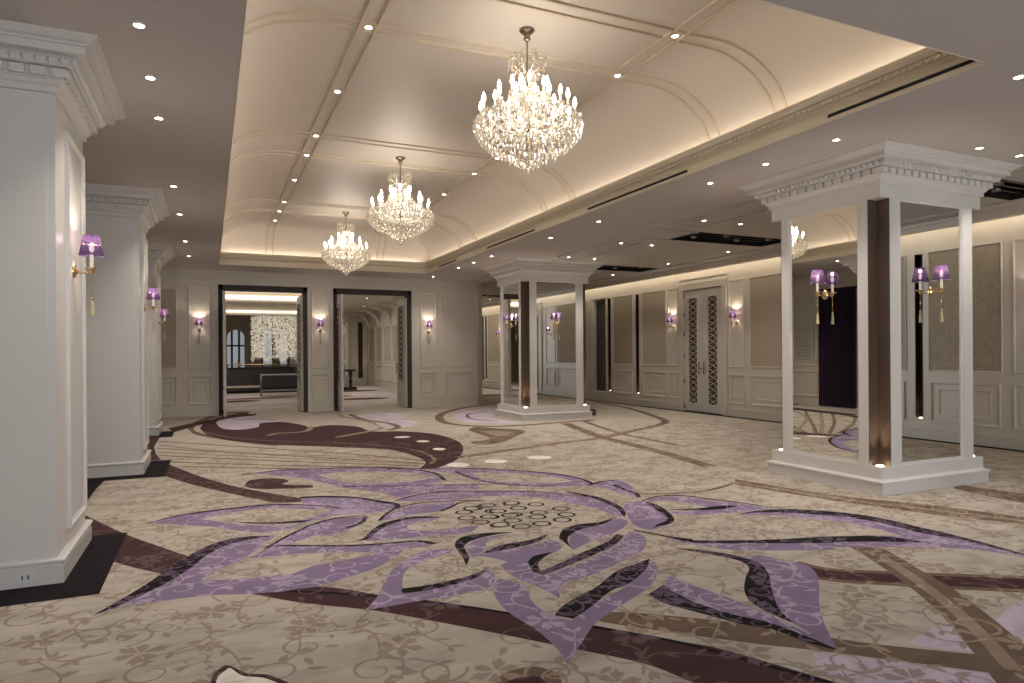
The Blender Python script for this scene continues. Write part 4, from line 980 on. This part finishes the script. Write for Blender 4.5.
# right-hand lobes and petals
shape(PU, 'C', [(522,112),(590,106),(650,128),(690,160),(684,182),(622,204),(570,192),(545,170),(530,135),(522,112)])
shape(BK, 'C', [(600,106),(650,124),(694,160),(686,182),(632,195),(614,212)], [(614,212),(638,186),(668,174),(672,160),(640,138),(600,112)])
ribbonf(BK, 'C', [(560,206),(620,216),(680,228),(760,238)], .04)
shape(PU, 'D', [(15,42),(60,26),(150,24),(260,38),(400,54),(470,64)], [(470,64),(390,72),(260,86),(140,88),(120,78),(240,66),(200,52),(100,38),(15,42)])
ribbonf(BK, 'D', [(0,42),(60,23),(150,20),(260,34),(400,51),(470,62)], .05, True)
shape(BK, 'D', [(90,70),(200,65),(280,56),(350,54)], [(350,54),(300,66),(200,72),(90,70)])
mix(PU, ('D', [(345,88),(420,73),(560,70),(779,88)]), ('E', [(0,108),(150,128),(300,162),(450,198),(653,252)]), ('E', [(653,258),(500,236),(330,226),(150,226),(0,226)]), ('D', [(700,212),(500,214),(330,212),(220,198),(100,178)]),
    ('D', [(100,172),(300,186),(500,180),(779,168)]), ('E', [(0,190),(150,186),(250,190)]), ('E', [(250,190),(200,176),(100,152),(0,134)]), ('D', [(640,106),(500,90),(420,88),(345,88)]))
mix(BK, ('D', [(340,88),(420,72),(560,68),(779,84)]), ('E', [(0,104),(150,124),(300,158),(450,193),(653,249)]), ('E', [(653,254),(450,203),(300,176),(150,140),(0,116)]), ('D', [(779,100),(560,82),(430,80),(340,88)]))
mix(BK, ('D', [(90,166),(200,178),(350,178),(500,174),(650,165),(779,162)]), ('E', [(0,193),(120,187),(230,195),(325,211)]), ('E', [(325,211),(150,207),(0,209)]), ('D', [(779,184),(600,188),(400,188),(200,187),(90,166)]))
shape(PU, 'D', [(350,236),(420,230),(500,248),(590,268),(630,308),(635,400),(652,470),(690,548),(710,568)], [(710,568),(640,528),(560,482),(500,440),(470,380),(460,310),(425,262),(350,236)])
shape(BK, 'D', [(115,204),(230,214),(350,234),(425,260),(456,300),(466,350),(492,420),(545,472)], [(545,472),(470,440),(400,402),(370,360),(374,310),(386,275),(350,250),(250,228),(115,204)])
shape(PU, 'D', [(88,322),(112,304),(150,325),(240,355),(350,395),(420,425),(540,480),(640,530),(705,562)], [(705,562),(600,530),(460,478),(330,445),(200,404),(105,356),(88,322)])
shape(BK, 'D', [(28,370),(84,335)], [(84,335),(112,356),(200,400),(330,440),(460,470),(600,522),(710,570)], [(710,570),(600,542),(480,498),(350,472),(200,432),(90,402),(28,370)])
# front petals
shape(PU, 'B', [(262,643),(310,590),(340,530),(372,480),(430,435),(500,407),(620,394)], [(620,394),(600,415),(540,433),(480,452),(430,482),(412,520),(412,560)], [(412,560),(520,560),(650,530),(755,476)], [(755,476),(782,500),(776,535),(700,567),(600,590),(480,606),(370,626),(262,643)])
shape(BK, 'B', [(410,556),(500,545),(600,525),(690,502),(756,474)], [(756,474),(735,500),(650,532),(540,558),(420,575),(410,556)])
shape(PU, 'B', [(665,388),(700,364),(760,348),(862,333)], [(862,333),(800,350),(752,368),(748,388),(762,410)], [(762,410),(820,402),(884,390),(950,378),(1000,360)], [(1000,360),(1040,372),(1050,395),(1000,420),(930,440),(860,450),(800,440),(740,428),(690,428),(665,388)])
shape(BK, 'B', [(668,466),(650,424),(622,382),(650,350),(740,334),(862,329)], [(862,329),(760,345),(692,364),(660,385),(666,402),(680,432),(668,466)])
shape(BK, 'C', [(52,280),(110,255),(200,240),(268,218)], [(268,218),(232,245),(150,266),(60,283),(52,280)])
shape(PU, 'C', [(340,232),(350,214),(400,195),(498,164)], [(498,164),(540,174),(522,197),(470,226),(410,246),(355,272)], [(355,272),(338,250),(340,232)])
shape(BK, 'C', [(356,275),(318,243),(304,230),(322,200),(380,184),(440,178),(500,160)], [(500,160),(450,186),(385,200),(342,222),(334,245),(356,275)])
shape(PU, 'C', [(104,326),(140,308),(205,303)], [(205,303),(225,335),(250,358),(330,336),(420,296),(480,268),(522,238),(545,208)], [(545,208),(590,222),(602,250),(580,282),(500,322),(420,356),(345,382),(312,402),(305,438)], [(305,438),(250,406),(180,376),(130,352),(104,326)])
shape(BK, 'C', [(198,315),(218,294),(285,279)], [(285,279),(250,300),(232,322),(242,345)], [(242,345),(312,316),(372,286),(432,261),(475,240),(500,220),(525,224)], [(525,224),(500,252),(430,287),(370,312),(300,341),(248,359)], [(248,359),(215,346),(198,315)])
shape(PU, 'C', [(333,662),(290,602),(220,541),(140,492),(92,442),(80,402),(96,368)], [(96,368),(190,396),(206,440),(240,474),(290,497),(345,514)], [(345,514),(440,450),(540,392),(600,332),(612,304)], [(612,304),(636,322),(640,350),(610,401),(540,447),(470,492),(420,532),(380,592),(333,662)])
shape(BK, 'C', [(288,496),(312,468),(370,430),(430,400),(500,345),(560,322),(612,303)], [(612,303),(602,336),(545,386),(482,412),(420,462),(352,508)], [(352,508),(288,496)])
shape(PU, 'C', [(0,388),(30,360),(62,336)], [(62,336),(84,366),(76,394),(40,410),(-20,416)])
# seed head rings
for view, pts in (('C', [(55,122),(140,115),(225,117),(165,130),(80,140),(310,132),(15,130),(150,152),(235,145),(330,152),(70,160),(230,160),(145,172),(315,170),(35,178),(245,183),(100,188),(175,193)]),
                  ('B', [(690,235),(755,222),(795,245),(660,250),(760,268),(845,262),(670,273),(725,290),(805,300),(850,212)])):
    for x, y in W(view, pts):
        n = 16; SH.append((BK, [(x+.088*math.cos(2*PI*k/n), y+.088*math.sin(2*PI*k/n)) for k in range(n)])); SH.append((BE, [(x+.062*math.cos(2*PI*k/n), y+.062*math.sin(2*PI*k/n)) for k in range(n)]))

# --- scrolling vine damask over everything ----------------------------------
SC = []
def leafp(x, y, a, l, w):
    pts = []; n = 6
    for k in range(n+1): u = k/n; pts.append((u*l, w*math.sin(PI*u)**.8*(1-.3*u)))
    for k in range(n-1, 0, -1): u = k/n; pts.append((u*l, -w*math.sin(PI*u)**.8*(1-.3*u)))
    ca, sa = math.cos(a), math.sin(a); return [(x+p*ca-q*sa, y+p*sa+q*ca) for p, q in pts]
def spiral(x, y, a, r, turns, flip, w):
    pts = []; n = 22
    for k in range(n+1):
        u = k/n; rr = r*(1-.82*u); th = a+flip*turns*2*PI*u; pts.append((x+rr*math.cos(th), y+rr*math.sin(th)))
    return rib_poly(pts, w, w*.45)
rs = random.Random(5)
def motif(x, y, a, s, f):
    # a flower of seven lobed petals
    for k in range(6):
        b = a+k*2*PI/6+rs.uniform(-.12, .12); l = .17*s*(1 if k % 2 else .82); x0, y0 = x+.02*s*math.cos(b), y+.02*s*math.sin(b)
        SC.append(leafp(x0, y0, b, l, .034*s))
        for e in (-1, 1): SC.append(leafp(x0+.035*s*math.cos(b), y0+.035*s*math.sin(b), b+e*.42, l*.62, .022*s))
    for side in (0, PI):
        b = a+side+.5
        cx, cy = x+.34*s*math.cos(b), y+.34*s*math.sin(b)
        SC.append(spiral(cx, cy, b+PI-f*.3, .17*s, 1.15, f, .026*s))
        # long vine with leaves
        pts = []
        for k in range(13):
            u = k/12; d = .2+.62*u; off = f*.16*math.sin(u*PI*1.3)
            pts.append((x+s*(d*math.cos(b+.75)-off*math.sin(b+.75)), y+s*(d*math.sin(b+.75)+off*math.cos(b+.75))))
        SC.append(rib_poly(pts, .022*s, .012*s))
        for k in (3, 6, 9, 11):
            p, q = pts[k], pts[k-1]; th = math.atan2(p[1]-q[1], p[0]-q[0])
            SC.append(leafp(p[0], p[1], th+.9*(1 if k % 2 else -1), .12*s, .026*s))
            if k in (6, 11): SC.append(leafp(p[0], p[1], th-.4, .10*s, .022*s))
        SC.append(leafp(cx+.17*s*math.cos(b), cy+.17*s*math.sin(b), b+.3*f, .13*s, .03*s)); SC.append(leafp(cx+.12*s*math.cos(b+1.2), cy+.12*s*math.sin(b+1.2), b+1.4, .11*s, .026*s))
gy = 1.2; row = 0
while gy < 11.5:
    gx = -1.2+(.41 if row % 2 else 0)
    while gx < 10.6:
        # only where the carpet can be seen from the hall's near side
        motif(gx+rs.uniform(-.06, .06), gy+rs.uniform(-.06, .06), rs.choice((.2, 1.2, 2.3))+rs.uniform(-.3, .3), .78, rs.choice((-1, 1))); gx += .82
    gy += .44; row += 1

for k in range(110):
    motif(rs.uniform(-.2, 6.8), rs.uniform(3.4, 8.6), rs.uniform(0, 6.28), rs.uniform(.38, .55), rs.choice((-1, 1)))
for view, pts in (('A', [(170,565),(230,525),(290,490),(330,465),(380,430),(430,395),(480,372),(540,352)]), ('C', [(330,480),(380,445),(430,418),(480,380),(540,350),(240,330),(330,310),(420,275)]),
                  ('D', [(400,270),(425,310),(420,360),(440,405),(480,440),(90,350),(170,390),(250,425),(330,445),(420,470),(520,505)]), ('E', [(60,115),(200,145),(330,175),(450,205)])):
    for q, (x, y) in enumerate(W(view, pts)):
        a = rs.uniform(0, 6.28); f = rs.choice((-1, 1)); SC.append(spiral(x, y, a, .075, 1.1, f, .016))
        for k in range(3): SC.append(leafp(x+.08*math.cos(a+k*2.1), y+.08*math.sin(a+k*2.1), a+k*2.1+.6*f, .085, .02))
# --- one flat mesh, cut along every outline ----------------------------------
def ccw(p):
    s = sum(p[i][0]*p[(i+1) % len(p)][1]-p[(i+1) % len(p)][0]*p[i][1] for i in range(len(p)))
    return p if s > 0 else p[::-1]
FX0, FX1, FY0, FY1 = -3.4, 11.3, -4.2, 36.2
polys = [(('base', BE), [(FX0, FY0), (FX1, FY0), (FX1, FY1), (FX0, FY1)])] + [(('col', c), p) for c, p in SH] + [(('scroll', 0), p) for p in SC]
def clampp(p): return [(min(max(x, FX0+.01), FX1-.01), min(max(y, FY0+.01), FY1-.01)) for x, y in p]
vin = []; fin = []; info = []
for inf, p in polys:
    p = p if inf[0] == 'base' else clampp(p)
    q = []
    for pt in p:
        if not q or (q[-1][0]-pt[0])**2+(q[-1][1]-pt[1])**2 > 4e-7: q.append(pt)
    if len(q) > 2 and (q[0][0]-q[-1][0])**2+(q[0][1]-q[-1][1])**2 < 4e-7: q.pop()
    if len(q) < 3: continue
    q = ccw(q); o = len(vin); vin += [Vector(t) for t in q]; fin.append(list(range(o, o+len(q)))); info.append(inf)
vo, eo, fo, ov, oe, of = delaunay_2d_cdt(vin, [], fin, 1, 1e-5, True)
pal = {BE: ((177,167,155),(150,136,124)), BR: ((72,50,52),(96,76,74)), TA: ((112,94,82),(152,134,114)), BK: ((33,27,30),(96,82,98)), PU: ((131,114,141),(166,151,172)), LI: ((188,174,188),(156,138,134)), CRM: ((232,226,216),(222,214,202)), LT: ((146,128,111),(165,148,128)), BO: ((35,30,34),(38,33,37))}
def carpet_mat(name, c, mottle):
    m, nt, b = new_mat(name); b.inputs['Roughness'].default_value = .95; b.inputs['Specular IOR Level'].default_value = .1
    tc = nt.nodes.new('ShaderNodeTexCoord'); mp = nt.nodes.new('ShaderNodeMapping'); mp.inputs['Scale'].default_value = (1.3, 3.2, 1); mp.inputs['Rotation'].default_value = (0, 0, .12)
    nt.links.new(tc.outputs['Object'], mp.inputs['Vector'])
    n1 = nt.nodes.new('ShaderNodeTexNoise'); n1.inputs['Scale'].default_value = 1.6; n1.inputs['Detail'].default_value = 6; n1.inputs['Roughness'].default_value = .68; n1.inputs['Distortion'].default_value = .6
    nt.links.new(mp.outputs[0], n1.inputs['Vector'])
    n2 = nt.nodes.new('ShaderNodeTexNoise'); n2.inputs['Scale'].default_value = 260; n2.inputs['Detail'].default_value = 2
    nt.links.new(tc.outputs['Object'], n2.inputs['Vector'])
    r1 = nt.nodes.new('ShaderNodeMapRange'); r1.inputs[1].default_value = .3; r1.inputs[2].default_value = .7; r1.inputs[3].default_value = 1-mottle*1.3; r1.inputs[4].default_value = 1+mottle
    nt.links.new(n1.outputs['Fac'], r1.inputs['Value'])
    r2 = nt.nodes.new('ShaderNodeMapRange'); r2.inputs[3].default_value = .88; r2.inputs[4].default_value = 1.12; nt.links.new(n2.outputs['Fac'], r2.inputs['Value'])
    mu = nt.nodes.new('ShaderNodeMath'); mu.operation = 'MULTIPLY'; nt.links.new(r1.outputs[0], mu.inputs[0]); nt.links.new(r2.outputs[0], mu.inputs[1])
    hv = nt.nodes.new('ShaderNodeHueSaturation'); hv.inputs['Color'].default_value = lin(*c); nt.links.new(mu.outputs[0], hv.inputs['Value'])
    nt.links.new(hv.outputs[0], b.inputs['Base Color'])
    bp = nt.nodes.new('ShaderNodeBump'); bp.inputs['Strength'].default_value = .3; bp.inputs['Distance'].default_value = .004; nt.links.new(n2.outputs['Fac'], bp.inputs['Height']); nt.links.new(bp.outputs[0], b.inputs['Normal'])
    return m
names = {BE: 'beige', BR: 'maroon', TA: 'taupe', BK: 'black', PU: 'purple', LI: 'lilac', CRM: 'cream', LT: 'pale_taupe', BO: 'border'}
cm = []
for k in range(9):
    cm.append(carpet_mat('carpet_'+names[k], pal[k][0], .2 if k in (BE, LI, TA, LT) else .13)); cm.append(carpet_mat('carpet_%s_vine' % names[k], pal[k][1], .16))
fo2 = []; mi = []
for f, src in zip(fo, of):
    cx = sum(vo[i][0] for i in f)/len(f); cy = sum(vo[i][1] for i in f)/len(f)
    top = 0; scr = 0
    for s in src:
        k = info[s]
        if k[0] == 'scroll': scr = 1
        elif s > top: top = s
    c = info[top][1]
    fo2.append(list(f)); mi.append(2*c+scr)
me = bpy.data.meshes.new('floor'); me.from_pydata([(v[0], v[1], 0) for v in vo], [], fo2)
for m in cm: me.materials.append(m)
me.polygons.foreach_set('material_index', mi); me.update()
fl = bpy.data.objects.new('floor', me); COL.objects.link(fl); struct(fl)
print('CARPET', len(vin), 'in', len(vo), 'verts', len(fo2), 'faces')

scn.view_settings.view_transform = 'Standard'
scn.view_settings.look = 'None'
scn.view_settings.exposure = 0
scn.cycles.use_denoising = True
scn.cycles.max_bounces = 10; scn.cycles.transparent_max_bounces = 24; scn.cycles.sample_clamp_indirect = 4
